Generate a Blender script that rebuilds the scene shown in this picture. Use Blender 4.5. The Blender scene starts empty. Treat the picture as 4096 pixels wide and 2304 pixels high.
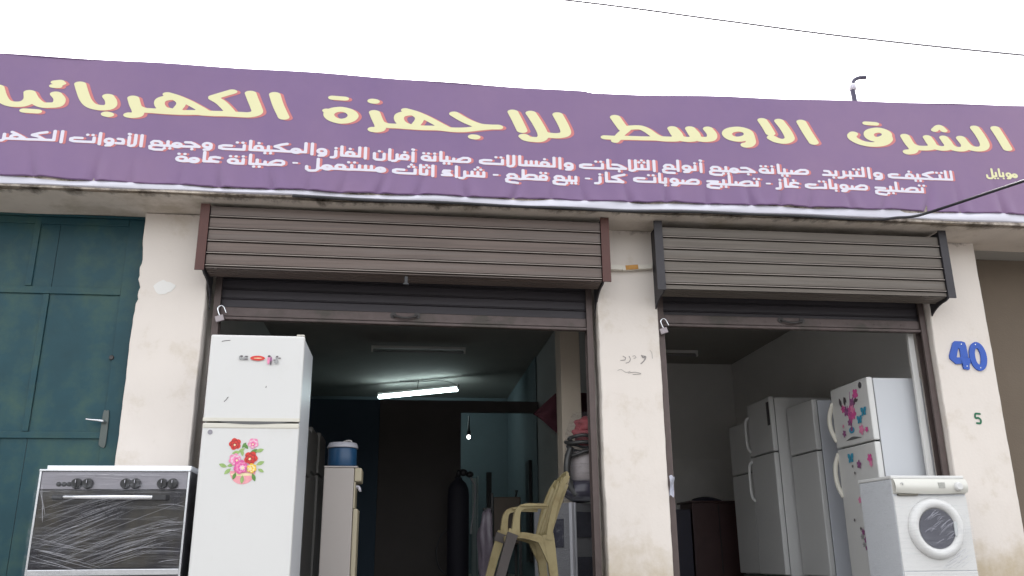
import bpy, bmesh, math, random
import numpy as np
from mathutils import Vector, Matrix
R = math.radians
S = bpy.context.scene
C = S.collection
random.seed(7)

# ---------------------------------------------------------------- camera
cam_d = bpy.data.cameras.new('camera'); cam = bpy.data.objects.new('camera', cam_d); C.objects.link(cam)
cam_d.sensor_width = 36.0; cam_d.lens = 3450/4096*36; cam_d.clip_end = 2000; cam_d.clip_start = .05
p, yw, rl = R(17.2), R(7.15), R(-.52)
F = Vector((math.sin(yw)*math.cos(p), math.cos(yw)*math.cos(p), math.sin(p)))
Rt = Vector((math.cos(yw), -math.sin(yw), 0)); Up = Rt.cross(F)
R2 = math.cos(rl)*Rt + math.sin(rl)*Up; U2 = -math.sin(rl)*Rt + math.cos(rl)*Up
M = Matrix((R2, U2, -F)).transposed().to_4x4(); M.translation = (0, -7, .3)
cam.matrix_world = M
S.camera = cam

# ---------------------------------------------------------------- sky, sun, exposure
SUN_EL, SUN_ROT = R(58), R(8)
w = bpy.data.worlds.new('World'); S.world = w; w.use_nodes = True
nt = w.node_tree; nt.nodes.clear()
sky = nt.nodes.new('ShaderNodeTexSky'); sky.sky_type = 'NISHITA'; sky.sun_disc = False
sky.sun_elevation = SUN_EL; sky.sun_rotation = SUN_ROT; sky.dust_density = 6; sky.air_density = 1.2; sky.ozone_density = 1
hs = nt.nodes.new('ShaderNodeHueSaturation'); hs.inputs['Saturation'].default_value = .14
bg = nt.nodes.new('ShaderNodeBackground'); bg.inputs['Strength'].default_value = .15
wo = nt.nodes.new('ShaderNodeOutputWorld')
nt.links.new(sky.outputs[0], hs.inputs['Color']); nt.links.new(hs.outputs[0], bg.inputs['Color']); nt.links.new(bg.outputs[0], wo.inputs[0])
sd = bpy.data.lights.new('sun', 'SUN'); sd.energy = 0.7; sd.angle = R(40); sd.color = (1, .965, .92)
sun = bpy.data.objects.new('sun', sd); C.objects.link(sun)
# soft high sun veiled by cloud, behind the building: the shopfront stands in open shade
sdir = Vector((math.sin(R(8))*math.cos(SUN_EL), math.cos(R(8))*math.cos(SUN_EL), math.sin(SUN_EL)))
sun.rotation_euler = sdir.to_track_quat('Z', 'Y').to_euler(); sun.location = (2, 20, 20)
vs = S.view_settings; vs.view_transform = 'Standard'; vs.look = 'None'; vs.exposure = 2.3; vs.gamma = 1; vs.use_curve_mapping = False
S.cycles.use_denoising = True
S.cycles.max_bounces = 10; S.cycles.diffuse_bounces = 6; S.cycles.transparent_max_bounces = 12
S.cycles.sample_clamp_indirect = 6

# ---------------------------------------------------------------- materials
def mat(name, col, rough=.6, metal=0, var=.08, scale=3, bump=0, bscale=60, spec=.5, stretch=(1, 1, 1), col2=None, mixscale=1.2, mixlo=.5, mixhi=.65, emit=None, estr=0, coat=0):
    m = bpy.data.materials.new(name); m.use_nodes = True
    n = m.node_tree; N = n.nodes; L = n.links
    b = N['Principled BSDF']
    b.inputs['Roughness'].default_value = rough; b.inputs['Metallic'].default_value = metal
    b.inputs['Specular IOR Level'].default_value = spec
    if coat: b.inputs['Coat Weight'].default_value = coat
    tc = N.new('ShaderNodeTexCoord'); mp = N.new('ShaderNodeMapping'); mp.inputs['Scale'].default_value = stretch
    L.new(tc.outputs['Object'], mp.inputs['Vector'])
    nz = N.new('ShaderNodeTexNoise'); nz.inputs['Scale'].default_value = scale; nz.inputs['Detail'].default_value = 6; nz.inputs['Roughness'].default_value = .6
    L.new(mp.outputs[0], nz.inputs['Vector'])
    mx = N.new('ShaderNodeMix'); mx.data_type = 'RGBA'
    lo = [max(0, c*(1-var*1.6)) for c in col]; hi = [min(1, c*(1+var*1.6)) for c in col]
    mx.inputs[6].default_value = (*lo, 1); mx.inputs[7].default_value = (*hi, 1)
    L.new(nz.outputs['Fac'], mx.inputs[0])
    out = mx.outputs[2]
    if col2:
        n2 = N.new('ShaderNodeTexNoise'); n2.inputs['Scale'].default_value = mixscale; n2.inputs['Detail'].default_value = 7; n2.inputs['Roughness'].default_value = .65
        L.new(mp.outputs[0], n2.inputs['Vector'])
        rp = N.new('ShaderNodeMapRange'); rp.inputs['From Min'].default_value = mixlo; rp.inputs['From Max'].default_value = mixhi
        L.new(n2.outputs['Fac'], rp.inputs['Value'])
        m2 = N.new('ShaderNodeMix'); m2.data_type = 'RGBA'; L.new(rp.outputs[0], m2.inputs[0])
        L.new(out, m2.inputs[6]); m2.inputs[7].default_value = (*col2, 1); out = m2.outputs[2]
    L.new(out, b.inputs['Base Color'])
    if bump:
        n3 = N.new('ShaderNodeTexNoise'); n3.inputs['Scale'].default_value = bscale; n3.inputs['Detail'].default_value = 4
        L.new(mp.outputs[0], n3.inputs['Vector'])
        bp = N.new('ShaderNodeBump'); bp.inputs['Strength'].default_value = bump; bp.inputs['Distance'].default_value = .01
        L.new(n3.outputs['Fac'], bp.inputs['Height']); L.new(bp.outputs[0], b.inputs['Normal'])
    if emit:
        b.inputs['Emission Color'].default_value = (*emit, 1); b.inputs['Emission Strength'].default_value = estr
    m['_out'] = ''
    return m

def add_stain(m, col, axis, lo, hi, nscale=4, thr=(.42, .62), amount=1, stretch=(1, 1, 1)):
    """dirt: noise blotches whose density follows one object axis from lo (none) to hi (full)"""
    n = m.node_tree; N = n.nodes; L = n.links; b = N['Principled BSDF']
    src = b.inputs['Base Color'].links[0].from_socket
    tc = N.new('ShaderNodeTexCoord'); sx = N.new('ShaderNodeSeparateXYZ'); L.new(tc.outputs['Object'], sx.inputs[0])
    g = N.new('ShaderNodeMapRange'); g.inputs['From Min'].default_value = lo; g.inputs['From Max'].default_value = hi
    L.new(sx.outputs[axis], g.inputs['Value'])
    mp = N.new('ShaderNodeMapping'); mp.inputs['Scale'].default_value = stretch; L.new(tc.outputs['Object'], mp.inputs[0])
    nz = N.new('ShaderNodeTexNoise'); nz.inputs['Scale'].default_value = nscale; nz.inputs['Detail'].default_value = 8; nz.inputs['Roughness'].default_value = .7
    L.new(mp.outputs[0], nz.inputs['Vector'])
    a = N.new('ShaderNodeMath'); a.operation = 'MULTIPLY_ADD'; L.new(g.outputs[0], a.inputs[0]); a.inputs[1].default_value = .35
    L.new(nz.outputs['Fac'], a.inputs[2])
    r = N.new('ShaderNodeMapRange'); r.inputs['From Min'].default_value = thr[0]+.2; r.inputs['From Max'].default_value = thr[1]+.2; r.inputs['To Max'].default_value = amount
    L.new(a.outputs[0], r.inputs['Value'])
    mx = N.new('ShaderNodeMix'); mx.data_type = 'RGBA'; L.new(r.outputs[0], mx.inputs[0]); L.new(src, mx.inputs[6]); mx.inputs[7].default_value = (*col, 1)
    L.new(mx.outputs[2], b.inputs['Base Color'])
    return m

def film_mat(name, streak=(.75, .78, .82), dens=.28, ang=0.35, scl=5.0):
    """clear wrapping film: mostly see-through, glossy, with stretched creases"""
    m = bpy.data.materials.new(name); m.use_nodes = True
    n = m.node_tree; N = n.nodes; L = n.links; N.clear()
    o = N.new('ShaderNodeOutputMaterial'); tr = N.new('ShaderNodeBsdfTransparent'); gl = N.new('ShaderNodeBsdfPrincipled')
    gl.inputs['Base Color'].default_value = (*streak, 1); gl.inputs['Roughness'].default_value = .22
    tc = N.new('ShaderNodeTexCoord'); fac = None
    for a, s, th in ((ang, scl, .58), (-ang*.55, scl*1.3, .6)):
        mr = N.new('ShaderNodeMapping'); mr.inputs['Rotation'].default_value = (0, a, 0); mr.inputs['Scale'].default_value = (s*.18, s, s*4.2)
        L.new(tc.outputs['Object'], mr.inputs[0])
        nz = N.new('ShaderNodeTexNoise'); nz.inputs['Scale'].default_value = 1.6; nz.inputs['Detail'].default_value = 8; nz.inputs['Roughness'].default_value = .72; nz.inputs['Distortion'].default_value = .5
        L.new(mr.outputs[0], nz.inputs['Vector'])
        rg = N.new('ShaderNodeMapRange'); rg.inputs['From Min'].default_value = th-.06; rg.inputs['From Max'].default_value = th+.12; rg.inputs['To Max'].default_value = dens*2
        L.new(nz.outputs['Fac'], rg.inputs['Value'])
        if fac is None: fac = rg.outputs[0]
        else:
            ad = N.new('ShaderNodeMath'); ad.operation = 'ADD'; ad.use_clamp = True; L.new(fac, ad.inputs[0]); L.new(rg.outputs[0], ad.inputs[1]); fac = ad.outputs[0]
    ad = N.new('ShaderNodeMath'); ad.operation = 'MULTIPLY_ADD'; ad.use_clamp = True; L.new(fac, ad.inputs[0]); ad.inputs[1].default_value = .75; ad.inputs[2].default_value = .035
    bp = N.new('ShaderNodeBump'); bp.inputs['Strength'].default_value = .6; bp.inputs['Distance'].default_value = .01; L.new(fac, bp.inputs['Height']); L.new(bp.outputs[0], gl.inputs['Normal'])
    mx = N.new('ShaderNodeMixShader'); L.new(ad.outputs[0], mx.inputs[0]); L.new(tr.outputs[0], mx.inputs[1]); L.new(gl.outputs[0], mx.inputs[2]); L.new(mx.outputs[0], o.inputs[0])
    return m

def crease_mat(name, col, al):
    m = mat(name, col, .35, var=.2, scale=20); m.node_tree.nodes['Principled BSDF'].inputs['Alpha'].default_value = al
    return m

# ---------------------------------------------------------------- mesh builder
class MB:
    def __init__(s): s.bm = bmesh.new()
    def _merge(s, t, mi=0):
        for f in t.faces: f.material_index = mi
        me = bpy.data.meshes.new('tmp'); t.to_mesh(me); t.free(); s.bm.from_mesh(me); bpy.data.meshes.remove(me)
        return s
    def box(s, a, b, bev=0, seg=2, mi=0, rot=None, cen=None):
        t = bmesh.new(); bmesh.ops.create_cube(t, size=1)
        a = Vector(a); b = Vector(b); c = (a+b)/2; d = b-a
        for v in t.verts: v.co = Vector((v.co.x*d.x, v.co.y*d.y, v.co.z*d.z))
        if bev: bmesh.ops.bevel(t, geom=t.edges[:], offset=min(bev, .49*min(abs(d.x), abs(d.y), abs(d.z))), segments=seg, profile=.6, affect='EDGES')
        mt = Matrix.Translation(c)
        if rot: mt = mt @ rot
        bmesh.ops.transform(t, matrix=mt, verts=t.verts[:])
        return s._merge(t, mi)
    def prism(s, pts, axis, lo, hi, mi=0, bev=0):
        """polygon in the plane across `axis` extruded from lo to hi; pts are the other two coords in xyz order"""
        t = bmesh.new()
        def mk(q, h):
            return Vector((h, q[0], q[1])) if axis == 0 else Vector((q[0], h, q[1])) if axis == 1 else Vector((q[0], q[1], h))
        A = [t.verts.new(mk(q, lo)) for q in pts]; B = [t.verts.new(mk(q, hi)) for q in pts]
        t.faces.new(A); t.faces.new(B[::-1])
        k = len(pts)
        for i in range(k): t.faces.new((A[i], B[i], B[(i+1) % k], A[(i+1) % k]))
        bmesh.ops.recalc_face_normals(t, faces=t.faces[:])
        if bev: bmesh.ops.bevel(t, geom=t.edges[:], offset=bev, segments=2, affect='EDGES')
        return s._merge(t, mi)
    def tube(s, path, r, n=10, mi=0, caps=True, sq=None):
        t = bmesh.new(); P = [Vector(q) for q in path]; rs = r if isinstance(r, (list, tuple)) else [r]*len(P)
        rings = []; up0 = None
        for i, q in enumerate(P):
            d = (P[min(i+1, len(P)-1)]-P[max(i-1, 0)]).normalized()
            if up0 is None: up0 = Vector((0, 0, 1)) if abs(d.z) < .9 else Vector((0, 1, 0))
            x = d.cross(up0).normalized(); y = x.cross(d).normalized(); up0 = y
            sx, sy = sq or (1, 1)
            rings.append([t.verts.new(q + rs[i]*(x*math.cos(a)*sx + y*math.sin(a)*sy)) for a in (2*math.pi*j/n for j in range(n))])
        for i in range(len(P)-1):
            for j in range(n): t.faces.new((rings[i][j], rings[i][(j+1) % n], rings[i+1][(j+1) % n], rings[i+1][j]))
        if caps: t.faces.new(rings[0][::-1]); t.faces.new(rings[-1])
        bmesh.ops.recalc_face_normals(t, faces=t.faces[:])
        for f in t.faces: f.smooth = len(f.verts) == 4
        return s._merge(t, mi)
    def lathe(s, prof, org, axis=2, n=32, mi=0, sx=1, sy=1):
        """prof = (radius, height) list turned about `axis` through org"""
        t = bmesh.new(); rings = []
        def mk(rr, a, h):
            u, v = rr*math.cos(a)*sx, rr*math.sin(a)*sy
            q = (u, v, h) if axis == 2 else (u, h, v) if axis == 1 else (h, u, v)
            return Vector(org)+Vector(q)
        for rr, h in prof: rings.append([t.verts.new(mk(max(rr, 1e-4), 2*math.pi*j/n, h)) for j in range(n)])
        for i in range(len(prof)-1):
            for j in range(n): t.faces.new((rings[i][j], rings[i][(j+1) % n], rings[i+1][(j+1) % n], rings[i+1][j]))
        t.faces.new(rings[0][::-1]); t.faces.new(rings[-1])
        bmesh.ops.recalc_face_normals(t, faces=t.faces[:])
        for f in t.faces: f.smooth = len(f.verts) == 4
        return s._merge(t, mi)
    def ball(s, c, r, mi=0, n=16, wob=0, seed=0):
        t = bmesh.new(); bmesh.ops.create_uvsphere(t, u_segments=n*2, v_segments=n, radius=1)
        for v in t.verts:
            k = 1
            if wob:
                q = v.co*2.2 + Vector((seed, seed*.7, -seed))
                k += wob*(math.sin(q.x*2.1+q.y)+math.sin(q.y*2.7-q.z*1.3)+math.sin(q.z*3.1+q.x*.7))/3
            v.co = Vector((v.co.x*r[0]*k, v.co.y*r[1]*k, v.co.z*r[2]*k))+Vector(c)
        for f in t.faces: f.smooth = True
        return s._merge(t, mi)
    def poly(s, pts, mi=0):
        f = s.bm.faces.new([s.bm.verts.new(q) for q in pts]); f.material_index = mi; return s
    def grid(s, fn, nu, nv, mi=0, smooth=True):
        g = [[s.bm.verts.new(fn(i/nu, j/nv)) for j in range(nv+1)] for i in range(nu+1)]
        for i in range(nu):
            for j in range(nv):
                f = s.bm.faces.new((g[i][j], g[i+1][j], g[i+1][j+1], g[i][j+1])); f.material_index = mi; f.smooth = smooth
        return s
    def build(s, name, ms, parent=None, local=False):
        me = bpy.data.meshes.new(name)
        if parent is not None and not local:
            r = parent
            while r.parent: r = r.parent
            bmesh.ops.transform(s.bm, matrix=r.matrix_basis.inverted(), verts=s.bm.verts[:])
        s.bm.to_mesh(me); s.bm.free()
        for m in (ms if isinstance(ms, (list, tuple)) else [ms]): me.materials.append(m)
        o = bpy.data.objects.new(name, me); C.objects.link(o)
        if parent is not None: o.parent = parent
        return o

def tag(o, label=None, cat=None, group=None, kind=None):
    if label: o['label'] = label
    if cat: o['category'] = cat
    if group: o['group'] = group
    if kind: o['kind'] = kind
    return o
def thing(name, label, cat, loc=(0, 0, 0), rz=0, group=None):
    o = bpy.data.objects.new(name, None); C.objects.link(o); o.empty_display_size = .1
    o.matrix_basis = Matrix.Translation(loc) @ Matrix.Rotation(rz, 4, 'Z')
    return tag(o, label, cat, group)
def cr(pts, n=6, closed=False):
    """Catmull-Rom through points of any dimension"""
    P = [np.array(q, float) for q in pts]; out = []
    k = len(P)
    for i in range(k-1):
        p0 = P[i-1] if i else (P[-2] if closed else P[0]*2-P[1]); p1, p2 = P[i], P[i+1]
        p3 = P[i+2] if i+2 < k else (P[1] if closed else p2*2-p1)
        for j in range(n):
            t = j/n
            out.append(.5*((2*p1)+(p2-p0)*t+(2*p0-5*p1+4*p2-p3)*t*t+(3*p1-p0-3*p2+p3)*t**3))
    out.append(P[-1]); return out

# shared materials
M_ = {}
M_['plaster'] = mat('pillar_plaster', (.715, .655, .60), .85, var=.03, scale=2.2, bump=.12, bscale=35, spec=.2, col2=(.675, .615, .56), mixscale=2.5, mixlo=.5, mixhi=.85)
add_stain(M_['plaster'], (.42, .33, .19), 2, .50, .08, nscale=2.5, thr=(.35, .70), amount=.7)
add_stain(M_['plaster'], (.46, .40, .33), 2, 4, 0, nscale=2.2, thr=(.58, .84), amount=.22, stretch=(1, 1, .5))
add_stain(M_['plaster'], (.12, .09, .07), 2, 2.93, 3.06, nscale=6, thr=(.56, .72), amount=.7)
M_['soffit'] = mat('soffit_plaster', (.60, .535, .47), .9, var=.1, scale=3, bump=.3, bscale=30, spec=.15, col2=(.46, .40, .33), mixscale=2.5)
add_stain(M_['soffit'], (.06, .045, .035), 1, -.22, -.40, nscale=7, thr=(.56, .74), amount=.8, stretch=(1.0, .35, 1))
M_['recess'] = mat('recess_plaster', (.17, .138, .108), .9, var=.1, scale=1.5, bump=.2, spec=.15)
M_['inwall'] = mat('interior_paint', (.42, .41, .395), .8, var=.06, scale=2, spec=.2)
M_['inwall_right'] = mat('right_shop_paint', (.72, .71, .69), .8, var=.05, scale=2, spec=.2)
M_['ceil'] = mat('ceiling_paint', (.34, .325, .30), .9, var=.06, scale=2, spec=.1)
M_['dark_wall'] = mat('dark_partition_paint', (.095, .086, .083), .8, var=.08, scale=2, spec=.2)
M_['navy_wall'] = mat('navy_partition_paint', (.05, .075, .105), .7, var=.08, scale=2, spec=.2)
M_['teal_wall'] = mat('lamp_tinted_paint', (.16, .20, .215), .8, var=.06, scale=2, spec=.2)  # teal cast of the tube light mixed into the wall colour
M_['floor'] = mat('tile_floor', (.22, .205, .19), .5, var=.15, scale=3)
M_['asphalt'] = mat('street_asphalt', (.065, .062, .06), .9, var=.2, scale=8, bump=.4, bscale=90)
M_['white'] = mat('white_enamel', (.64, .635, .62), .35, var=.015, scale=2, spec=.4, col2=(.585, .57, .535), mixscale=2.2, mixlo=.56, mixhi=.85)
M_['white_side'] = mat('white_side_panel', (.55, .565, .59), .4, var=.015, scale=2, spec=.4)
M_['cream'] = mat('cream_plastic', (.62, .595, .52), .4, var=.02)
M_['gasket'] = mat('grey_gasket', (.12, .12, .12), .7)
M_['black'] = mat('black_plastic', (.018, .018, .02), .4)
M_['dark'] = mat('dark_metal', (.055, .05, .05), .55, metal=.2, var=.2)
M_['chrome'] = mat('chrome_trim', (.72, .73, .76), .22, metal=1, var=.03)
M_['steel'] = mat('brushed_steel', (.25, .24, .265), .38, metal=.85, var=.08, scale=30, stretch=(.05, 1, 1))
M_['glassdark'] = mat('dark_oven_glass', (.014, .013, .018), .12, var=.3, scale=2.5, col2=(.060, .052, .034), mixscale=2.2, mixlo=.42, mixhi=.7)  # olive mottling in the colour stands in for street reflections
M_['cable'] = mat('black_cable_rubber', (.022, .022, .026), .55, var=.2)
M_['purple'] = mat('purple_vinyl', (.180, .108, .236), .42, var=.05, scale=3, spec=.4, bump=.05, bscale=14, col2=(.228, .138, .248), mixscale=.35, mixlo=.35, mixhi=.65)  # broad bluish-to-pinkish mix in the colour stands in for uneven glare
M_['hem'] = mat('white_vinyl', (.60, .59, .66), .4, var=.03)
M_['yellow'] = mat('yellow_ink', (.72, .69, .40), .45, var=.02)
M_['red'] = mat('coral_ink', (.56, .17, .17), .45, var=.03)
M_['ink'] = mat('white_ink', (.68, .66, .74), .45, var=.015)
M_['film'] = film_mat('clear_film', streak=(.34, .35, .38), dens=.2)
M_['film_soft'] = film_mat('clear_film_soft', streak=(.62, .64, .68), dens=.12, ang=.5, scl=4)
# ---------------------------------------------------------------- ground
tag(MB().poly([(-400, -400, -1.05), (400, -400, -1.05), (400, 400, -1.05), (-400, 400, -1.05)]).build('street', M_['asphalt']), kind='structure')
tag(MB().box((-9, -1.7, -1.04), (11, 9.2, 0), .01).build('shop_floor', M_['floor']), kind='structure')
tag(MB().box((-9, -2.1, -1.04), (11, -1.704, -.52), .01).build('step', M_['floor']), kind='structure')

# ---------------------------------------------------------------- building
bd = thing('shop_building', 'cream plastered shop building with two open shopfronts under a flat slab', 'building')
def rough_pillar(x0, x1, y0, y1, z1, rl, rr, seed, chipL=0):
    """plaster pier with wavy trowelled edges; rl, rr = edge wobble left/right"""
    rnd = random.Random(seed); b = MB(); n = 90
    ph = [rnd.uniform(0, 6) for _ in range(8)]
    def wob(z, a, k): return a*(math.sin(z*5.1+ph[k])*.5+math.sin(z*13+ph[k+1])*.35+math.sin(z*29+ph[k+2])*.25+math.sin(z*57+ph[k+3])*.15)
    rows = []
    for i in range(n+1):
        z = z1*i/n
        xl = x0+wob(z, rl, 0); xr = x1+wob(z, rr, 4)
        if chipL and 1.9 < z < 2.85: xl += chipL*(.5+.5*math.sin(z*17+math.sin(z*41)))*math.exp(-((z-2.45)/.22)**2)
        d = .006
        rows.append([b.bm.verts.new(q) for q in ((xl, y1, z), (xl, y0+d*1.5, z), (xl+d, y0, z), ((xl*2+xr)/3, y0+.0015*math.sin(z*4+seed), z), ((xl+xr*2)/3, y0+.0015*math.cos(z*3+seed), z), (xr-d, y0, z), (xr, y0+d*1.5, z), (xr, y1, z))])
    for i in range(n):
        for j in range(7):
            b.bm.faces.new((rows[i][j], rows[i][j+1], rows[i+1][j+1], rows[i+1][j]))
        b.bm.faces.new((rows[i][7], rows[i][0], rows[i+1][0], rows[i+1][7]))
    b.bm.faces.new(rows[0]); b.bm.faces.new(rows[-1])
    bmesh.ops.recalc_face_normals(b.bm, faces=b.bm.faces[:])
    return b
PZ = 3.046
rough_pillar(-2.19, -1.645, 0, .42, PZ, .004, .003, 1, .03).build('pillar', M_['plaster'], bd)
rough_pillar(1.622, 2.152, 0, .40, PZ, .005, .003, 2).build('pillar', M_['plaster'], bd)
rough_pillar(4.682, 5.230, 0, .42, PZ, .004, .003, 3).build('pillar', M_['plaster'], bd)
MB().box((-6, .05, 0), (-4.25, .42, PZ)).build('wall', M_['plaster'], bd)
MB().box((7.4, 0, 0), (9.5, .42, PZ)).build('wall', M_['plaster'], bd)
# slab: overhang in front, ceiling inside
def soffit(u, v):
    x = -6+15.5*u; y = -.405+.605*v
    return (x, y, 3.052+.004*math.sin(x*2.3)+.003*math.sin(x*7+y*9))
b = MB().grid(soffit, 160, 8)
b.box((-6, -.405, 3.075), (9.5, .2, 3.26))
b.build('canopy_slab', M_['soffit'], bd)
MB().box((-6, .204, 3.05), (9.5, 9.0, 3.24)).build('ceiling', M_['ceil'], bd)
MB().box((-5.9, -.30, 3.264), (9.4, -.12, 4.12)).build('parapet', M_['recess'], bd)
# recess on the right of the last pier
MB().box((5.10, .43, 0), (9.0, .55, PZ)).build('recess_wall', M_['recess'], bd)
# interior walls
MB().box((-1.86, .424, 0), (-1.75, 8.7, PZ)).build('interior_wall', M_['inwall'], bd)
MB().box((1.87, .404, 0), (1.97, 8.7, PZ)).build('interior_wall', M_['inwall'], bd)
MB().box((4.92, .424, 0), (5.06, 5.5, PZ)).build('interior_wall', M_['inwall_right'], bd)
MB().box((1.974, 5.4, 0), (4.916, 5.5, PZ)).build('interior_wall', M_['inwall_right'], bd)
MB().box((1.973, .404, 0), (1.985, 5.396, PZ)).build('wall_lining', M_['inwall_right'], bd)
MB().box((-1.746, 8.6, 0), (1.866, 8.7, PZ)).build('interior_wall', M_['teal_wall'], bd)
MB().box((-1.746, 8.2, 0), (-1.72, 8.59, PZ)).box((-1.746, 5.12, 0), (-1.73, 8.59, PZ)).build('wall_lining', M_['teal_wall'], bd)
MB().box((1.85, 5.12, 0), (1.866, 8.59, PZ)).build('wall_lining', M_['teal_wall'], bd)
MB().box((-.345, 5.0, 0), (.775, 5.1, 2.37)).box((.775, 5.0, 2.215), (1.866, 5.1, 2.37)).build('partition', M_['dark_wall'], bd)
MB().box((-1.746, 5.0, 0), (-.347, 5.09, 2.37)).build('partition', M_['navy_wall'], bd)
MB().box((1.478, 1.06, 0), (1.668, 1.34, PZ), .008).build('inner_pillar', mat('inner_pillar_paint', (.44, .38, .31), .8, var=.06), bd)
# faint boarded panel on the back wall of the right room
MB().box((3.86, 5.37, .0), (4.60, 5.396, 1.62), .004).build('wall_panel', mat('grey_board', (.74, .73, .71), .7), bd)

# ---------------------------------------------------------------- roller shutters
def slat_profile(z0, z1, pitch, y, amp=.019):
    """(y, z) outline of interlocked steel laths seen from outside"""
    pr = []; z = z1
    while z > z0+.02:
        for dz, dy in ((0, 0), (.40, -.001), (.70, 0), (.715, amp), (.785, amp), (.798, -.011), (.862, -.012), (.875, amp), (.945, amp), (.96, 0)):
            zz = z-dz*pitch
            if zz > z0: pr.append((y+dy, zz))
        z -= pitch
    pr.append((y, z0)); return pr
def sheet(b, prof, x0, x1, sag=0, tilt=0, nx=24, mi=0, pale_ridge=False):
    k = len(prof)-1
    def fn(u, v):
        i = min(int(round(v*k)), k); yy, zz = prof[i]
        return (x0+(x1-x0)*u, yy, zz+tilt*(u-.5)+sag*math.sin(u*math.pi))
    n0 = len(b.bm.faces); b.grid(fn, nx, k, mi=mi, smooth=False)
    b.bm.faces.ensure_lookup_table(); yb = prof[0][0]
    for i in range(nx):
        for j in range(k):
            if pale_ridge and prof[j][0] < yb-.009 and prof[j+1][0] < yb-.009: b.bm.faces[n0+i*k+j].material_index = 1
    return b
def shutter(x0, x1, zt, zb, label, slat_m, cheek_m, bar, tilt, pitch):
    r = thing('roller_shutter', label, 'roller shutter', ((x0+x1)/2, 0, 0), group='roller shutters over the shopfronts')
    YF = -.272
    b = MB(); sheet(b, slat_profile(zb, zt, pitch, YF), x0+.005, x1-.005, tilt=tilt, pale_ridge=True)
    un = [(YF+.012, zb-.001)]
    for k in range(4): un += [(YF+.012+.045*k, zb-.004-.003*k), (YF+.045+.045*k, zb-.006-.003*k), (YF+.048+.045*k, zb+.008), (YF+.053+.045*k, zb+.008)]
    sheet(b, un, x0+.005, x1-.005, tilt=tilt)
    b.build('box_cover', [slat_m, worn], r)
    # curved side plates, with a flat flange in front
    for sx in (0, 1):
        a = x0-.004 if sx == 0 else x1+.004
        a0, a1 = (a-.012, a) if sx == 0 else (a, a+.012)
        pl = [(YF-.008, 3.035), (YF-.008, zb-.012)]
        for t in range(9):
            an = t/8*math.pi/2; pl.append((YF+.04+.30*math.sin(an), zb-.03-.20*(1-math.cos(an))))
        pl += [(.075, zb-.24), (.075, 3.035)]
        MB().prism(pl, 0, a0, a1).build('side_plate', greyp, r)
        q = MB()
        f0, f1 = (a0-.056, a1+.004) if sx == 0 else (a0-.004, a1+.056)
        q.box((f0, YF-.020, zb-.015), (f1, YF-.0085, 3.036 if sx == 0 else 3.045))
        q.build('front_flange', cheek_m, r)
    MB().lathe([(.16, x0+.01), (.16, x1-.01)], (0, -.08, 2.82), axis=0, n=28).build('coil', M_['dark'], r)
    pr = slat_profile(bar[0]+.09, 2.82, .082, .105, .007)
    b = MB(); sheet(b, pr, x0+.065, x1-.065, tilt=bar[1])
    b.build('curtain', slat_m2, r)
    bz = bar[0]
    b = MB()
    xm = (x0+x1)/2; rot = Matrix.Rotation(-math.atan2(bar[1], x1-x0), 4, "Y")
    b.box((x0+.07, .085, bz+.022), (x1-.07, .125, bz+.10), .006, rot=rot)
    b.box((x0+.07, .07, bz-.008), (x1-.07, .135, bz+.016), .006, rot=rot)
    for k in range(9):
        xx = x0+.25+k*(x1-x0-.5)/8; b.lathe([(.009, -.008), (.006, 0)], (xx, .086, bz+.06+bar[1]*((xx-xm)/(x1-x0))), axis=1, n=8)
    br = b.build('bottom_bar', bar_m, r)
    if x0 < 0: MB().box((-.035, YF, zb-.075), (-.01, YF+.015, zb-.014), .003).box((-.045, YF-.002, zb-.085), (0, YF+.017, zb-.070), .003).build('latch', M_['black'], r)
    hx = xm-.02; hz = bz+.075
    MB().tube(cr([(hx-.10, .088, hz), (hx-.085, .06, hz-.012), (hx, .05, hz-.03), (hx+.085, .06, hz-.012), (hx+.10, .088, hz)], 5), .009).lathe([(.026, -.008), (.026, 0)], (hx-.10, .085, hz), axis=1, n=14).lathe([(.026, -.008), (.026, 0)], (hx+.10, .085, hz), axis=1, n=14).build('handle', M_['dark'], br)
    for sx in (0, 1):
        a, c = (x0+.022, x0+.075) if sx == 0 else (x1-.075, x1-.022)
        MB().box((a, .06, 0), (c, .082, 2.75), .003).box((a if sx == 0 else c-.006, .082, 0), (a+.006 if sx == 0 else c, .15, 2.75)).box((a, .15, 0), (c, .158, 2.75)).build('guide_rail', rail_m, r)
    return r
worn = mat('pale_lath_ridge', (.25, .215, .19), .45, metal=.3, var=.25, scale=9, stretch=(.3, 1, 1))  # lighter colour set on the lath ridges so they stand out
slat_a = mat('weathered_brown_slats', (.118, .088, .075), .5, metal=.25, var=.36, scale=9, stretch=(.14, 1, 5), col2=(.135, .112, .10), mixscale=5, mixlo=.45, mixhi=.75)
slat_b = mat('weathered_grey_slats', (.112, .094, .078), .5, metal=.25, var=.36, scale=9, stretch=(.14, 1, 5), col2=(.145, .128, .112), mixscale=5, mixlo=.45, mixhi=.75)
slat_m2 = mat('dull_dark_slats', (.05, .045, .052), .55, metal=.3, var=.2, scale=8, stretch=(.1, 1, 1))
bar_m = mat('brown_bar_steel', (.115, .088, .084), .55, metal=.25, var=.2, scale=10, col2=(.075, .064, .056), mixscale=4)
rail_m = mat('brown_rail_steel', (.10, .075, .07), .55, metal=.3, var=.2, scale=10)
rust = mat('red_brown_primer', (.085, .034, .028), .65, var=.15, scale=6)
greyp = mat('dark_grey_plate', (.045, .042, .047), .6, metal=.3, var=.2, scale=6)
shutter(-1.611, 1.607, 3.012, 2.488, 'wide brownish roller shutter with red-brown side plates over the left shopfront', slat_a, rust, (2.165, -.03), -.018, .104)
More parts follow.
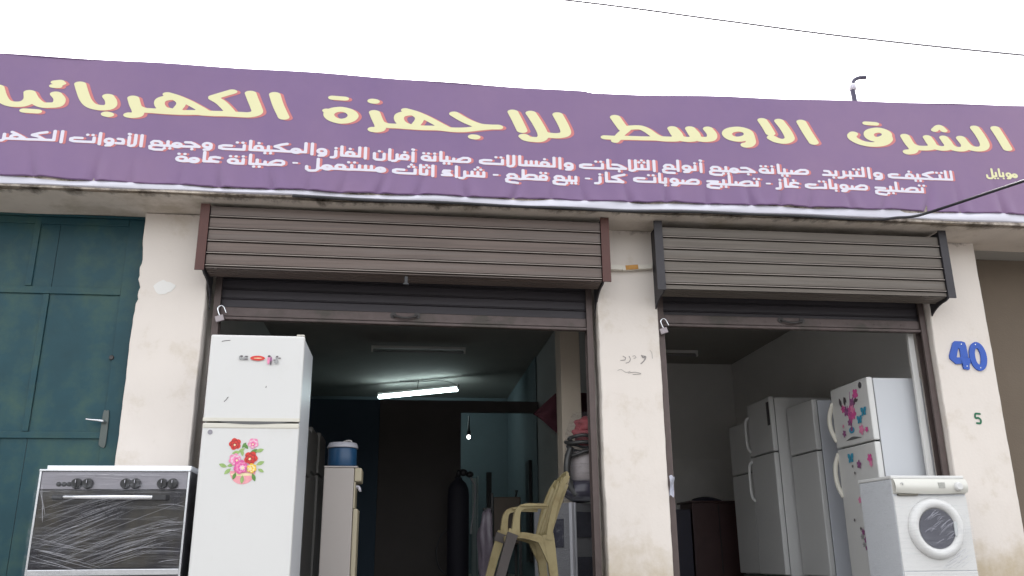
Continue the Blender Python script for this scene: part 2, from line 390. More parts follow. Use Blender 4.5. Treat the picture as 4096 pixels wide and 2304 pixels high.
shutter(2.146, 4.692, 2.985, 2.432, 'narrower grey roller shutter with dark grey side plates over the right shopfront', slat_b, greyp, (2.205, -.004), 0.0, .105)
tag(MB().tube(cr([(4.70, -.004, 2.51), (4.735, -.03, 2.512), (4.78, -.035, 2.500)], 4), .004, n=6).tube([(4.775, -.034, 2.502), (4.755, -.02, 2.528)], .003, n=6).build('wire_stub', M_['cable']), 'tiny twisted wire stub poking out of the right pillar near its top', 'wire')
# pale timber frame trim inside the right opening
tag(MB().box((4.545, .17, 0), (4.600, .20, 2.30), .004).build('frame_trim', mat('white_trim', (.62, .61, .59), .6)), 'slim white trim strip standing just inside the right opening beside the decorated fridge', 'door trim')

# ---------------------------------------------------------------- padlocks
def padlock(x, y, z, label):
    t = thing('padlock', label, 'padlock', (x, y, z), group='open padlocks on the shutter rails')
    rot = Matrix.Rotation(R(-18), 4, 'Y')
    q = MB().box((-.034, -.012, -.052), (.034, .012, 0), .006); bmesh.ops.transform(q.bm, matrix=rot, verts=q.bm.verts[:]); bmesh.ops.transform(q.bm, matrix=Matrix.Translation((-.014, 0, -.03)), verts=q.bm.verts[:])
    q.build('lock_body', M_['padlock'], t, local=True)
    MB().tube(cr([(-.006, 0, -.035), (-.024, 0, .01), (-.026, 0, .035), (-.005, 0, .055), (.018, 0, .045), (.034, 0, .012), (.042, 0, -.006)], 5), .0062).build('shackle', M_['chrome'], t, local=True)
M_['padlock'] = mat('brass_grey_lock', (.30, .265, .275), .4, metal=.4, var=.05)
padlock(-1.515, .02, 2.215, 'open padlock hanging beside the front white fridge, at the left rail of the wide shutter')
padlock(2.205, .02, 2.195, 'open padlock hanging on the right edge of the middle pillar, at the narrow shutter')

# ---------------------------------------------------------------- green metal door
dr = thing('metal_door', 'dark teal green double steel door with raised rails and a lever handle', 'door', (-3.0, .12, 0))
teal = mat('teal_green_paint', (.013, .058, .074), .45, var=.25, scale=2.5, spec=.3, col2=(.048, .096, .072), mixscale=2.4, mixlo=.47, mixhi=.72)
MB().box((-4.25, .135, .02), (-2.90, .165, 3.03)).build('door_leaf', teal, dr)
MB().box((-2.896, .135, .02), (-2.225, .165, 3.03)).build('door_leaf', teal, dr)
b = MB()
for a, c in (((-4.25, .120, 2.365), (-2.35, .1345, 2.425)), ((-3.10, .121, 2.429), (-3.05, .1345, 3.03)), ((-2.945, .121, 1.25), (-2.90, .1345, 2.361)), ((-2.35, .121, 0.02), (-2.225, .1345, 3.03)), ((-4.25, .120, 1.196), (-2.354, .1345, 1.246)), ((-3.20, .121, .02), (-3.10, .1345, 1.192)), ((-4.25, .122, 2.97), (-2.354, .1345, 3.03))):
    b.box(a, c, .004)
b.build('rail_frame', teal, dr)
MB().box((-2.222, .10, 0), (-2.196, .18, 3.04), .003).box((-4.25, .10, 3.032), (-2.225, .18, 3.05)).build('door_frame', teal, dr)
hd = MB().prism(cr([(-2.362, 1.15), (-2.357, 1.395), (-2.335, 1.412), (-2.313, 1.395), (-2.309, 1.15), (-2.335, 1.128), (-2.362, 1.15)], 4)[:-1], 1, .108, .1195, bev=.002).build('handle_plate', mat('aged_nickel', (.10, .115, .11), .4, metal=.7, var=.15), dr)
b = MB().tube(cr([(-2.335, .108, 1.325), (-2.337, .075, 1.326), (-2.36, .062, 1.328), (-2.42, .06, 1.333), (-2.462, .06, 1.338)], 5), [.011]*10+[.011, .010, .009, .0085, .008, .0075, .007, .007, .0065, .0065, .009])
for k in range(5): b.tube([(-2.345-.012*k, .06, 1.314+.003*k), (-2.352-.012*k, .052, 1.334+.001*k)], .0035, n=6)
b.build('lever', M_['chrome'], hd)
MB().lathe([(.016, -.012), (.016, 0), (.02, .002)], (-2.352, .119, 1.842), axis=1, n=16).build('lock_cylinder', M_['dark'], dr)
# ---------------------------------------------------------------- banner
XS = np.array([-3.9, -3.169, -1.089, .941, 3.117, 5.448, 6.4])
ZB = np.array([3.107, 3.107, 3.108, 3.086, 3.106, 3.115, 3.118])
XP = np.array([-3.9, -3.178, -1.866, -.695, .941, 3.124, 5.462, 6.4]); ZP = np.array([3.166, 3.164, 3.140, 3.132, 3.143, 3.171, 3.185, 3.19])
XT = np.array([-3.9, -3.344, -1.167, .846, 1.49, 1.53, 3.231, 5.68, 6.4]); ZT = np.array([4.225, 4.221, 4.208, 4.176, 4.172, 4.155, 4.207, 4.278, 4.295])
rb = random.Random(5)
PIN = []; x = -3.8
while x < 6.3: PIN.append((x, rb.uniform(-.35, .45), rb.uniform(.5, 1))); x += rb.uniform(.26, .46)
def zpurple(x): return float(np.interp(x, XP, ZP))+.006*math.sin(x*9.3)*math.sin(x*3.1+1)+.004*abs(math.sin(x*4.7))
def zhem(x): return float(np.interp(x, XS, ZB))+.003*math.sin(x*6.1)
def ztop(x): return float(np.interp(x, XT, ZT))+.003*math.sin(x*5.3)
def by(x, z):
    y = -.428-.006*math.sin(x*1.7+z*.8)-.004*math.sin(x*3.9-z*2.1)
    h = z-zpurple(x)
    if h < .5:
        for px, sl, a in PIN:
            d = x-px-sl*h*.8
            if abs(d) < .22:
                k = a*math.exp(-h/.14)
                y += k*(.024*math.exp(-(d/.024)**2)-.012*math.exp(-((d-.07)/.04)**2)-.006*math.exp(-((d+.08)/.04)**2))
    return y
bn = thing('shop_banner', 'long purple vinyl shop banner with yellow and white Arabic lettering above the shutters', 'banner', (1.2, -.43, 3.1))
def fpur(u, v):
    x = -3.9+10.3*u; z0 = zpurple(x); z1 = ztop(x); z = z0+(z1-z0)*(v**1.7)
    return (x, by(x, z), z)
b = MB().grid(fpur, 620, 40)
def fcurl(u, v):
    x = -3.9+10.3*u; z0 = zpurple(x); a = v*math.pi*.9
    return (x, by(x, z0)+.010*(1-math.cos(a)), z0-.009*math.sin(a))
b.grid(fcurl, 620, 4)
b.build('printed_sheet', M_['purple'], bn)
def fhem(u, v):
    x = -3.9+10.3*u; z1 = zpurple(x)-.004; z0 = zhem(x)-.020; z = z1+(z0-z1)*v
    y = -.404-.012*v-.010*math.sin(v*math.pi)*(.55+.45*math.sin(x*2.9+math.sin(x*7)))-.006*math.sin(x*5.1+v*2.2)-.008*max(0, math.sin(x*1.9+v*1.4+2))*v
    if v > .9: y += (v-.9)*.25
    return (x, y, z)
MB().grid(fhem, 420, 10).build('white_hem', M_['hem'], bn)
def fbar(u, v):
    x = -3.9+10.3*u; q = [(-.424, 0), (-.424, .008), (-.395, .008), (-.395, -.02)][min(3, int(round(v*3)))]
    return (x, q[0], ztop(x)+q[1]-.006)
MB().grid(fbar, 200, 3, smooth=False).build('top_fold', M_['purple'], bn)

# --- lettering: strokes swept by an elliptical pen, outlined by marching squares
def ink(strokes, cell, dy, dx, dz, name, m, parent):
    """strokes = [(points(m), rx, rz)]"""
    b = MB(); bm = b.bm; groups = []
    X = [q[0] for s in strokes for q in s[0]]; Z = [q[1] for s in strokes for q in s[0]]
    mr = max(max(s[1], s[2]) for s in strokes)+2*cell
    x0, z0 = min(X)-mr, min(Z)-mr; nx = int((max(X)+mr-x0)/cell)+2; nz = int((max(Z)+mr-z0)/cell)+2
    D = np.full((nx, nz), 9.0)
    for pts, rx, rz in strokes:
        for i in range(max(1, len(pts)-1)):
            a = pts[i]; c = pts[min(i+1, len(pts)-1)]
            lx, hx = min(a[0], c[0])-rx*1.3, max(a[0], c[0])+rx*1.3; lz, hz = min(a[1], c[1])-rz*1.3, max(a[1], c[1])+rz*1.3
            i0, i1 = max(0, int((lx-x0)/cell)-1), min(nx, int((hx-x0)/cell)+2); j0, j1 = max(0, int((lz-z0)/cell)-1), min(nz, int((hz-z0)/cell)+2)
            gx = (x0+np.arange(i0, i1)*cell)[:, None]/rx; gz = (z0+np.arange(j0, j1)*cell)[None, :]/rz
            ax, az, cx, cz = a[0]/rx, a[1]/rz, c[0]/rx, c[1]/rz
            vx, vz = cx-ax, cz-az; l2 = vx*vx+vz*vz
            t = np.clip(((gx-ax)*vx+(gz-az)*vz)/l2, 0, 1) if l2 > 1e-12 else 0
            d = np.sqrt((gx-ax-t*vx)**2+(gz-az-t*vz)**2)-1
            D[i0:i1, j0:j1] = np.minimum(D[i0:i1, j0:j1], d)
    vc = {}
    def vert(key, x, z):
        v = vc.get(key)
        if v is None:
            v = bm.verts.new((x+dx, by(x+dx, z+dz)-dy, z+dz)); vc[key] = v
        return v
    I = D < 0
    anyc = I[:-1, :-1] | I[1:, :-1] | I[1:, 1:] | I[:-1, 1:]
    for i, j in np.argwhere(anyc):
        i = int(i); j = int(j)
        cs = [(i, j), (i+1, j), (i+1, j+1), (i, j+1)]; poly = []
        for k in range(4):
            a = cs[k]; c = cs[(k+1) % 4]; da = D[a]; dc = D[c]
            if da < 0: poly.append(vert(('c',)+a, x0+a[0]*cell, z0+a[1]*cell))
            if (da < 0) != (dc < 0):
                t = da/(da-dc); t = min(.999, max(.001, t))
                e = ('e',)+tuple(sorted((a, c)))
                poly.append(vert(e, x0+(a[0]+(c[0]-a[0])*t)*cell, z0+(a[1]+(c[1]-a[1])*t)*cell))
        if len(poly) >= 3:
            try: bm.faces.new(poly)
            except ValueError: pass
    return b.build(name, m, parent)

YS=[
(1,[(-3308,3915),(-3276,3840),(-3236,3790),(-3177,3772),(-3098,3781),(-3059,3820),(-3066,3882)]),
(1,[(-3066,3882),(-3028,3826),(-2969,3782),(-2903,3778),(-2840,3791),(-2832,3838),(-2865,3880)]),
(0.72,[(-2888,3987),(-2848,3995)]),
(0.72,[(-2834,3982),(-2868,3962),(-2895,3953)]),
(0.72,[(-2895,3953),(-2859,3953)]),
(0.8,[(-3082,3720),(-2985,3718)]),
(1,[(-2692,3981),(-2663,3907),(-2631,3841),(-2587,3795),(-2523,3777),(-2458,3781),(-2431,3804),(-2436,3843),(-2462,3880)]),
(0.95,[(-2454,3721),(-2441,3718)]),
(1,[(-2266,3875),(-2244,3815),(-2220,3768),(-2216,3734),(-2248,3722),(-2279,3722)]),
(0.9,[(-2223,3792),(-2171,3774),(-2104,3772),(-1995,3769),(-1877,3770),(-1777,3776),(-1709,3776)]),
(0.85,[(-2003,3926),(-1933,3907),(-1836,3867),(-1747,3820),(-1685,3784)]),
(0.9,[(-1941,3904),(-2008,3893),(-2052,3871),(-2056,3831),(-2023,3794),(-1962,3781)]),
(0.8,[(-1941,3902),(-1895,3865),(-1892,3836),(-1914,3796)]),
(0.85,[(-1493,3984),(-1564,3955),(-1642,3922)]),
(0.95,[(-1637,3915),(-1583,3884),(-1537,3842),(-1499,3800)]),
(1,[(-1709,3776),(-1624,3775),(-1540,3778),(-1471,3777),(-1403,3776),(-1335,3778),(-1281,3803),(-1293,3852),(-1319,3910),(-1346,3976)]),
(1,[(-1150,3974),(-1116,3878),(-1063,3769)]),
(0.95,[(-604,3867),(-674,3849),(-700,3813),(-670,3775),(-599,3757),(-529,3775),(-500,3815),(-533,3853),(-604,3867)]),
(0.8,[(-718,3847),(-700,3841)]),
(0.8,[(-676,3971),(-578,3969)]),
(0.95,[(-344,3962),(-330,3961)]),
(1,[(-325,3855),(-301,3796),(-276,3742),(-275,3710),(-301,3698),(-330,3698)]),
(0.9,[(-277,3762),(-219,3743),(-139,3743),(-41,3741),(67,3740),(192,3744),(246,3742)]),
(0.85,[(-67,3895),(10,3876),(105,3837),(196,3789),(273,3748)]),
(0.9,[(1,3876),(-71,3864),(-115,3842),(-118,3801),(-86,3766),(-32,3746)]),
(0.8,[(1,3874),(47,3836),(47,3806),(21,3764)]),
(0.95,[(344,3886),(408,3846),(481,3810),(563,3784),(655,3779),(717,3781)]),
(0.9,[(228,3743),(337,3736),(445,3742),(545,3760),(655,3777)]),
(0.95,[(505,3678),(523,3677)]),
(1,[(846,3931),(883,3853),(923,3762)]),
(1,[(1002,3929),(1049,3852),(1094,3763),(1103,3713),(1074,3686),(1019,3682),(964,3687),(938,3706)]),
(1,[(1103,3738),(1177,3729),(1252,3733),(1301,3759),(1287,3824),(1236,3929)]),
(1,[(1744,3933),(1775,3883),(1810,3828)]),
(0.85,[(1820,3828),(1887,3842),(1964,3845),(2024,3819),(2075,3780),(2131,3749)]),
(0.8,[(1838,3819),(1789,3775),(1749,3727),(1734,3708)]),
(0.8,[(1645,3737),(1740,3737),(1854,3741),(1977,3742),(2063,3744),(2140,3744)]),
(1,[(2121,3747),(2197,3744),(2284,3752),(2292,3792),(2250,3847)]),
(1,[(2250,3847),(2286,3781),(2342,3751),(2429,3756),(2452,3796),(2409,3853)]),
(1,[(2409,3853),(2446,3785),(2497,3757),(2585,3766),(2603,3809),(2571,3859)]),
(1.0,[(2849,3875),(2769,3857),(2741,3822),(2772,3787),(2845,3777),(2921,3800),(2944,3833),(2917,3863),(2849,3875)]),
(1,[(2948,3822),(2956,3760),(2934,3730),(2904,3723)]),
(1,[(3083,3975),(3117,3916),(3146,3854)]),
(1,[(3241,3978),(3286,3909),(3317,3842),(3317,3805),(3267,3781),(3199,3788),(3154,3810)]),
(1,[(3450,3982),(3494,3883),(3543,3786)]),
(1.05,[(4172,3942),(4097,3922),(4077,3889),(4099,3858),(4159,3847),(4229,3870),(4254,3903),(4232,3929),(4172,3942)]),
(0.95,[(4256,3893),(4257,3850),(4199,3810),(4100,3794),(4000,3804),(3928,3838),(3912,3869),(3930,3891)]),
(0.75,[(4066,4005),(4158,4004)]),
(1,[(4428,3896),(4459,3829),(4493,3777),(4478,3750),(4430,3740)]),
(0.95,[(4473,3813),(4531,3790),(4614,3789),(4678,3803),(4679,3840),(4647,3898)]),
(0.95,[(4647,3898),(4691,3819),(4760,3796),(4829,3805),(4846,3844),(4809,3903)]),
(0.95,[(4809,3903),(4850,3833),(4907,3798),(4991,3803),(5010,3847),(4976,3908)]),
(1,[(4976,3908),(5028,3832),(5097,3806),(5172,3814),(5201,3857),(5174,3942),(5133,4020)]),
(1,[(5333,4024),(5374,3931),(5417,3822)]),
(0.75,[(4730,3977),(4782,4015),(4824,3978)]),
]
ystr = []
for s, pts in YS:
    q = [(a/1000, c/1000) for a, c in pts]
    closed = len(q) > 3 and q[0] == q[-1]
    q = cr(q, 6, closed) if len(q) > 2 else q
    ystr.append((q, .0470*s, .0240*s))

# a small geometric Arabic stroke face; x runs leftwards from the right edge of each letter
def ring(cx, cy, r, ry=None, n=14):
    ry = ry or r
    return [(cx+r*math.cos(2*math.pi*k/n), cy+ry*math.sin(2*math.pi*k/n)) for k in range(n+1)]
def dots(n, cx, cy):
    if n == 1: return [[(cx, cy), (cx+.01, cy)]]
    if n == 2: return [[(cx-.32, cy), (cx-.31, cy)], [(cx+.32, cy), (cx+.33, cy)]]
    return [[(cx-.32, cy), (cx-.31, cy)], [(cx+.32, cy), (cx+.33, cy)], [(cx, cy+.5), (cx+.01, cy+.5)]]
NOJOIN = set('\u0627\u0623\u062f\u0631\u0632\u0648\u0621\u0629-')
def glyph(ch, nxt, prv):
    """-> width, strokes; nxt/prv: joined to the left/right"""
    A = []
    if ch in '\u0627\u0623':                      # alef
        A = [[(.3, 2.1), (.3, 0 if prv else -.4)]]
        if prv: A.append([(0, 0), (.3, 0)])
        if ch == '\u0623': A = [[(.3, 1.7), (.3, 0 if prv else -.4)], [(.25, 2.35), (.36, 2.4)]]
        return .62, A
    if ch == '\u0644':                            # lam
        if nxt: return .75, [[(.3, 2.1), (.3, 0), (.75, 0)]]+([[(0, 0), (.3, 0)]] if prv else [])
        return 1.8, [[(0, 0), (.3, 0)], [(.3, 2.1), (.3, -.3), (.55, -.6), (1.25, -.6), (1.5, -.3), (1.5, .3)]]
    if ch == 'L':                                 # lam-alef
        return 1.35, [[(.3, 2.1), (.3, .1), (.45, -.3), (.8, -.45), (1.05, -.3)], [(1.05, 2.1), (1.05, .15)]]+([[(0, 0), (.3, 0)]] if prv else [])
    if ch == 'H':                                 # lam-alef with hamza
        return 1.35, [[(.3, 2.1), (.3, .1), (.45, -.3), (.8, -.45), (1.05, -.3)], [(1.05, 1.6), (1.05, .15)], [(1.0, 2.2), (1.12, 2.25)]]
    tooth = {'\u0628': (-1, 1), '\u062a': (1, 2), '\u062b': (1, 3), '\u0646': (1, 1), '\u064a': (-1, 2), '\u0626': (1, 1)}
    if ch in tooth:
        s, n = tooth[ch]
        if nxt: return .85, [[(.35, 1.0), (.35, 0), (.85, 0)]]+([[(0, 0), (.35, 0)]] if prv else [])+dots(n, .38, 1.65 if s > 0 else -.6)
        if ch == '\u0646': return 1.75, [[(.25, .95), (.25, -.25), (.5, -.5), (1.2, -.5), (1.45, -.25), (1.45, .95)], *dots(1, .85, 1.5)]
        return 3.3, [[(.25, 1.0), (.25, 0), (2.6, 0), (3.0, .2), (3.0, .6), (2.6, .8), (1.7, .8)], *([[(0, 0), (.25, 0)]] if prv else []), *dots(n, .75, 1.6)]
    if ch in '\u0633\u0634':
        A = [[(.3, 1.0), (.3, 0)], [(.95, 1.0), (.95, 0)], [(1.6, 1.0), (1.6, 0)], [(0 if prv else .3, 0), (2.1, 0)]]
        if ch == '\u0634': A += dots(3, .95, 1.6)
        return 2.1, A
    if ch == '\u0635': return 2.9, [[(0 if prv else .5, 0), (2.9, 0)], [(.5, 0), (.25, .25), (.25, .7), (.5, .95), (1.1, .95), (1.7, .5), (1.9, 0)], [(2.35, .65), (2.35, 0)]]
    if ch == '\u0637': return 2.5, [[(0 if prv else .5, 0), (2.5, 0)], [(.5, 0), (.25, .25), (.25, .7), (.5, .95), (1.2, .95), (1.75, .5), (1.9, 0)], [(1.9, 2.1), (1.9, 0)]]
    if ch in '\u0639\u063a':
        d = dots(1, .75, 1.65) if ch == '\u063a' else []
        if prv and nxt: return 1.5, [[(0, 0), (1.5, 0)], [(.45, 0), (.25, .55), (.5, .9), (1.0, .9), (1.2, .55), (1.0, 0)]]+d
        if nxt: return 1.5, [[(.15, .9), (.6, 1.05), (1.1, .9), (1.2, .5), (.9, .1), (.3, 0), (1.5, 0)]]+d
        return 1.75, [[(0, 0), (.3, 0)], [(.3, 0), (.25, .6), (.55, .95), (1.1, .95), (1.35, .6), (1.2, .1)], [(.3, .05), (1.15, .05), (1.5, -.25), (1.45, -.75), (1.0, -.95), (.1, -.95)]]
    if ch == '\u0641':
        if nxt: return 1.25, [[(0 if prv else .3, 0), (1.25, 0)], ring(.6, .5, .42, .5), *dots(1, .6, 1.65)]
        return 3.6, [ring(.6, .5, .42, .5), [(0, 0), (2.9, 0), (3.3, .2), (3.3, .6), (2.9, .8), (2.2, .8)], *dots(1, .6, 1.65)]
    if ch == '\u0642': return 1.25, [[(0 if prv else .3, 0), (1.25, 0)], ring(.6, .5, .42, .5), *dots(2, .6, 1.6)]
    if ch == '\u0645': return 1.35, [[(0 if prv else .4, 0), (1.35, 0)], ring(.65, .22, .46, .46)]
    if ch == '\u0648': return 1.35, [ring(.65, .45, .45, .48), [(.22, .35), (.22, -.2), (.45, -.55), (.95, -.6)]]+([[(0, 0), (.3, 0)]] if prv else [])
    if ch in '\u0631\u0632': return .8, [[(.3, 1.0), (.3, -.2), (.5, -.5), (.85, -.55)]]+([[(0, 0), (.3, 0)]] if prv else [])+(dots(1, .3, 1.65) if ch == '\u0632' else [])
    if ch == '\u062f': return 1.2, [[(.9, 1.0), (.4, .95), (.25, .6), (.25, 0), (1.1, 0)]]+([[(0, 0), (.25, 0)]] if prv else [])
    if ch == '\u0643': return 2.1, [[(0 if prv else .5, 0), (2.1, 0)], [(.35, 1.75), (1.0, 1.5), (1.7, 1.05)], [(1.7, 1.0), (1.1, .7), (.55, .1)]]
    if ch == '\u0647': return 2.0, [[(0, 0), (2.0, 0)], ring(1.15, .45, .5, .45), [(1.6, 1.5), (1.1, 1.05), (.4, .3), (.3, 0)]]
    if ch == '\u0629': return 1.35, [ring(.65, .48, .5, .48), *dots(2, .65, 1.6)]+([[(0, 0), (.5, 0)]] if prv else [])
    if ch == '\u0621': return 1.3, [[(.3, 1.0), (.9, 1.0), (1.0, .6), (.6, .4), (.3, .35)], [(.1, -.05), (1.1, -.05)], [(.9, .55), (.5, .1)]]
    if ch in '\u062c\u062d':
        if nxt: return 2.0, [[(0 if prv else .1, 0), (2.0, 0)], [(.15, .05), (.7, .65), (1.1, .95), (1.7, .95)]]+(dots(1, .9, -.6) if ch == '\u062c' else [])
        return 2.0, [[(0, 0), (.3, 0)], [(.3, .6), (1.6, .6)], [(.3, 0), (1.2, .0), (1.6, -.25), (1.6, -.7), (1.25, -.95), (.2, -.95)]]
    if ch == '-': return 1.6, [[(.2, .3), (1.4, .3)]]
    return .5, []
def word(txt, xl, xr, zl, zr, unit, rx, rz):
    t = txt.replace('\u0644\u0627', 'L').replace('\u0644\u0623', 'H')
    L = []; x = 0
    for i, ch in enumerate(t):
        pj = i > 0 and t[i-1] not in NOJOIN and t[i-1] not in 'LH' and ch not in '\u0621-'
        nj = i < len(t)-1 and ch not in NOJOIN and ch not in 'LH' and t[i+1] not in '\u0621-'
        wd, st = glyph(ch, nj, pj)
        L.append((x, st)); x += wd
        if not nj and i < len(t)-1: x += .12
    out = []; tot = x
    for x1, st in L:
        for s in st:
            pts = []
            for a, h in s:
                f = (x1+a)/tot; xx = xr+(xl-xr)*f
                pts.append((xx, zr+(zl-zr)*f+h*unit))
            out.append((pts, rx, rz))
    return out
WW=[
('\u0644\u0644\u062a\u0643\u064a\u0641',4193,4841,3481,3490),
('\u0648\u0627\u0644\u062a\u0628\u0631\u064a\u062f',3585,4157,3472,3482),
('\u0635\u064a\u0627\u0646\u0629',2999,3466,3468,3475),
('\u062c\u0645\u064a\u0639',2542,2968,3462,3470),
('\u0623\u0646\u0648\u0627\u0639',2127,2499,3462,3462),
('\u0627\u0644\u062b\u0644\u0627\u062c\u0627\u062a',1401,2084,3442,3452),
('\u0648\u0627\u0644\u063a\u0633\u0627\u0644\u0627\u062a',547,1364,3437,3443),
('\u0635\u064a\u0627\u0646\u0629',69,492,3445,3442),
('\u0623\u0641\u0631\u0627\u0646',-331,25,3448,3443),
('\u0627\u0644\u063a\u0627\u0632',-657,-366,3448,3448),
('\u0648\u0627\u0644\u0645\u0643\u064a\u0641\u0627\u062a',-1571,-692,3463,3460),
('\u0648\u062c\u0645\u064a\u0639',-2108,-1605,3469,3473),
('\u0627\u0644\u0623\u062f\u0648\u0627\u062a',-2715,-2141,3471,3470),
('\u0627\u0644\u0643\u0647\u0631',-3234,-2743,3469,3473),
('\u062a\u0635\u0644\u064a\u062d',4043,4539,3350,3354),
('\u0635\u0648\u0628\u0627\u062a',3402,3998,3344,3351),
('\u063a\u0627\u0632',3152,3358,3343,3345),
('-',3043,3111,3364,3365),
('\u062a\u0635\u0644\u064a\u062d',2504,2999,3339,3342),
('\u0635\u0648\u0628\u0627\u062a',1866,2460,3335,3332),
('\u0643\u0627\u0632',1549,1823,3325,3325),
('-',1444,1513,3342,3342),
('\u0628\u064a\u0639',1172,1402,3317,3318),
('\u0642\u0637\u0639',769,1140,3313,3316),
('-',659,731,3335,3336),
('\u0634\u0631\u0627\u0621',235,618,3317,3316),
('\u0627\u062b\u0627\u062b',-169,191,3317,3315),
('\u0645\u0633\u062a\u0639\u0645\u0644',-873,-209,3325,3330),
('-',-978,-910,3360,3360),
('\u0635\u064a\u0627\u0646\u0629',-1484,-1019,3338,3338),
('\u0639\u0627\u0645\u0629',-1888,-1532,3342,3349),
]
wstr = []
for t, a, c, za, zc in WW:
    if t == '-': wstr += [([(a/1000+.02, (za)/1000), (c/1000-.02, (zc)/1000)], .010, .0075)]
    else: wstr += word(t, a/1000, c/1000, za/1000-.002, zc/1000-.002, .0385, .0136, .0105)
mstr = word('\u0645\u0648\u0628\u0627\u064a\u0644', 5.153, 5.463, 3.536, 3.543, .034, .0105, .0085)
for lo, hi in ((-9, -.9), (-.9, 1.4), (1.4, 3.8), (3.8, 9)):
    ws = [q for q in ystr if lo < q[0][0][0] <= hi]
    ink(ws, .006, .0015, .027, -.006, 'title_word_shadow', M_['red'], bn)
    ink(ws, .006, .003, 0, 0, 'title_word', M_['yellow'], bn)
ink(wstr, .0045, .0015, .020, -.003, 'service_shadow', M_['red'], bn)
ink(wstr, .0045, .003, 0, 0, 'service_lettering', M_['ink'], bn)
ink(mstr, .0045, .003, .0, 0, 'contact_lettering', M_['yellow'], bn)

# ---------------------------------------------------------------- cables, roof pipe, wire, conduit
pts = []
for i in range(46):
    x = -.95+5.05*i/45
    pts.append((x, -.428-.006*math.sin(x*3), zhem(x)-.032+.006*math.sin(x*2.1)*math.sin(x*.9+1)))
pts += cr([(4.22, -.44, 3.090), (4.36, -.452, 3.100), (4.48, -.50, 3.122), (4.54, -.80, 3.085), (4.619, -1.5, 2.983), (4.72, -2.4, 2.85)], 6)
tag(MB().tube(pts, .0125, n=8).build('power_cable', M_['cable']), 'thick black cable running under the banner hem and swinging out to the right', 'cable')
pts = [(1.065-4.6*.6, -2, 4.09), (1.065, -2, 3.945), (2.082, -2, 3.872), (3.103, -2, 3.80), (4.402, -2, 3.745), (6.5, -2, 3.69)]
tag(MB().tube(cr(pts, 8), .0078, n=6).build('overhead_wire', mat('grey_wire', (.27, .26, .29), .6)), 'thin grey overhead wire crossing the white sky', 'wire')
pp = thing('roof_pipe', 'short dark hose with white coupling bent over above the banner', 'pipe', (4.13, -.2, 4.13))
MB().tube(cr([(4.135, -.2, 4.13), (4.128, -.2, 4.35), (4.12, -.2, 4.50)], 4), .024, n=10).tube(cr([(4.128, -.2, 4.535), (4.15, -.2, 4.585), (4.20, -.2, 4.615), (4.275, -.2, 4.625)], 5), .020, n=10).build('hose', mat('dark_blue_hose', (.055, .05, .09), .5), pp)
MB().lathe([(.022, 0), (.036, .008), (.036, .055), (.026, .065)], (4.124, -.2, 4.475), n=14).build('coupling', M_['hem'], pp)
cd = thing('trunking', 'cracked white cable trunking with an orange patch bridging the two shutter boxes', 'trunking', (1.9, -.02, 2.68))
rot = Matrix.Rotation(R(-6), 4, 'Y')
trm = mat('white_pvc', (.68, .64, .56), .5, var=.06)
MB().box((1.665, -.05, 2.665), (1.845, -.003, 2.708), .004, rot=Matrix.Rotation(R(1.5), 4, 'Y')).build('duct', trm, cd)
MB().box((1.845, -.046, 2.672), (2.112, -.003, 2.712), .004, rot=rot).build('duct', trm, cd)
MB().box((1.872, -.049, 2.669), (1.985, -.0465, 2.71), rot=rot).build('orange_patch', mat('orange_rust', (.50, .25, .06), .7, var=.25, scale=25), cd)
# ---------------------------------------------------------------- signs on the piers
blue = mat('blue_plastic', (.008, .075, .42), .35, var=.04)
t = thing('house_number', 'glossy blue plastic house number 40 screwed to the right pillar', 'number sign', (4.97, 0, 1.95))
q4 = MB()
def shape(b, outer, hole, y0, y1):
    """plate with one hole: ring of quads between equal-length outlines"""
    k = len(outer)
    vo = [[b.bm.verts.new((a, y, c)) for a, c in outer] for y in (y0, y1)]; vi = [[b.bm.verts.new((a, y, c)) for a, c in hole] for y in (y0, y1)]
    for i in range(k):
        j = (i+1) % k
        b.bm.faces.new((vo[0][i], vo[0][j], vi[0][j], vi[0][i])); b.bm.faces.new((vo[0][i], vo[1][i], vo[1][j], vo[0][j])); b.bm.faces.new((vi[0][i], vi[0][j], vi[1][j], vi[1][i]))
    bmesh.ops.recalc_face_normals(b.bm, faces=b.bm.faces[:])
    return b
def slant(x, z): return (x+.00*(z-1.95), z)
four_o = [(4.895, 2.098), (4.935, 2.098), (4.968, 2.088), (4.976, 2.05), (4.978, 1.945), (4.992, 1.945), (4.992, 1.895), (4.978, 1.893), (4.973, 1.845), (4.962, 1.838), (4.915, 1.845), (4.912, 1.892), (4.85, 1.888), (4.80, 1.935), (4.80, 1.965), (4.815, 2.0), (4.85, 2.08), (4.87, 2.098)]
four_i = [(4.898, 2.03), (4.905, 2.03), (4.908, 2.03), (4.908, 2.01), (4.908, 1.96), (4.908, 1.955), (4.908, 1.952), (4.906, 1.950), (4.903, 1.949), (4.90, 1.949), (4.895, 1.949), (4.89, 1.949), (4.88, 1.949), (4.868, 1.949), (4.866, 1.952), (4.872, 1.97), (4.888, 2.015), (4.893, 2.03)]
shape(q4, four_o, four_i, -.015, -.001)
q4.lathe([(.004, -.0175), (.007, -.015)], (4.93, 0, 2.07), axis=1, n=10, mi=1).lathe([(.004, -.0175), (.007, -.015)], (4.95, 0, 1.87), axis=1, n=10, mi=1)
q4.build('digit_four', [blue, M_['chrome']], t)
q0 = MB(); k = 40
eo = [(5.075+.083*math.cos(2*math.pi*i/k), 1.962+.132*math.sin(2*math.pi*i/k)) for i in range(k)]; ei = [(5.073+.028*math.cos(2*math.pi*i/k), 1.962+.075*math.sin(2*math.pi*i/k)) for i in range(k)]
shape(q0, eo, ei, -.015, -.001)
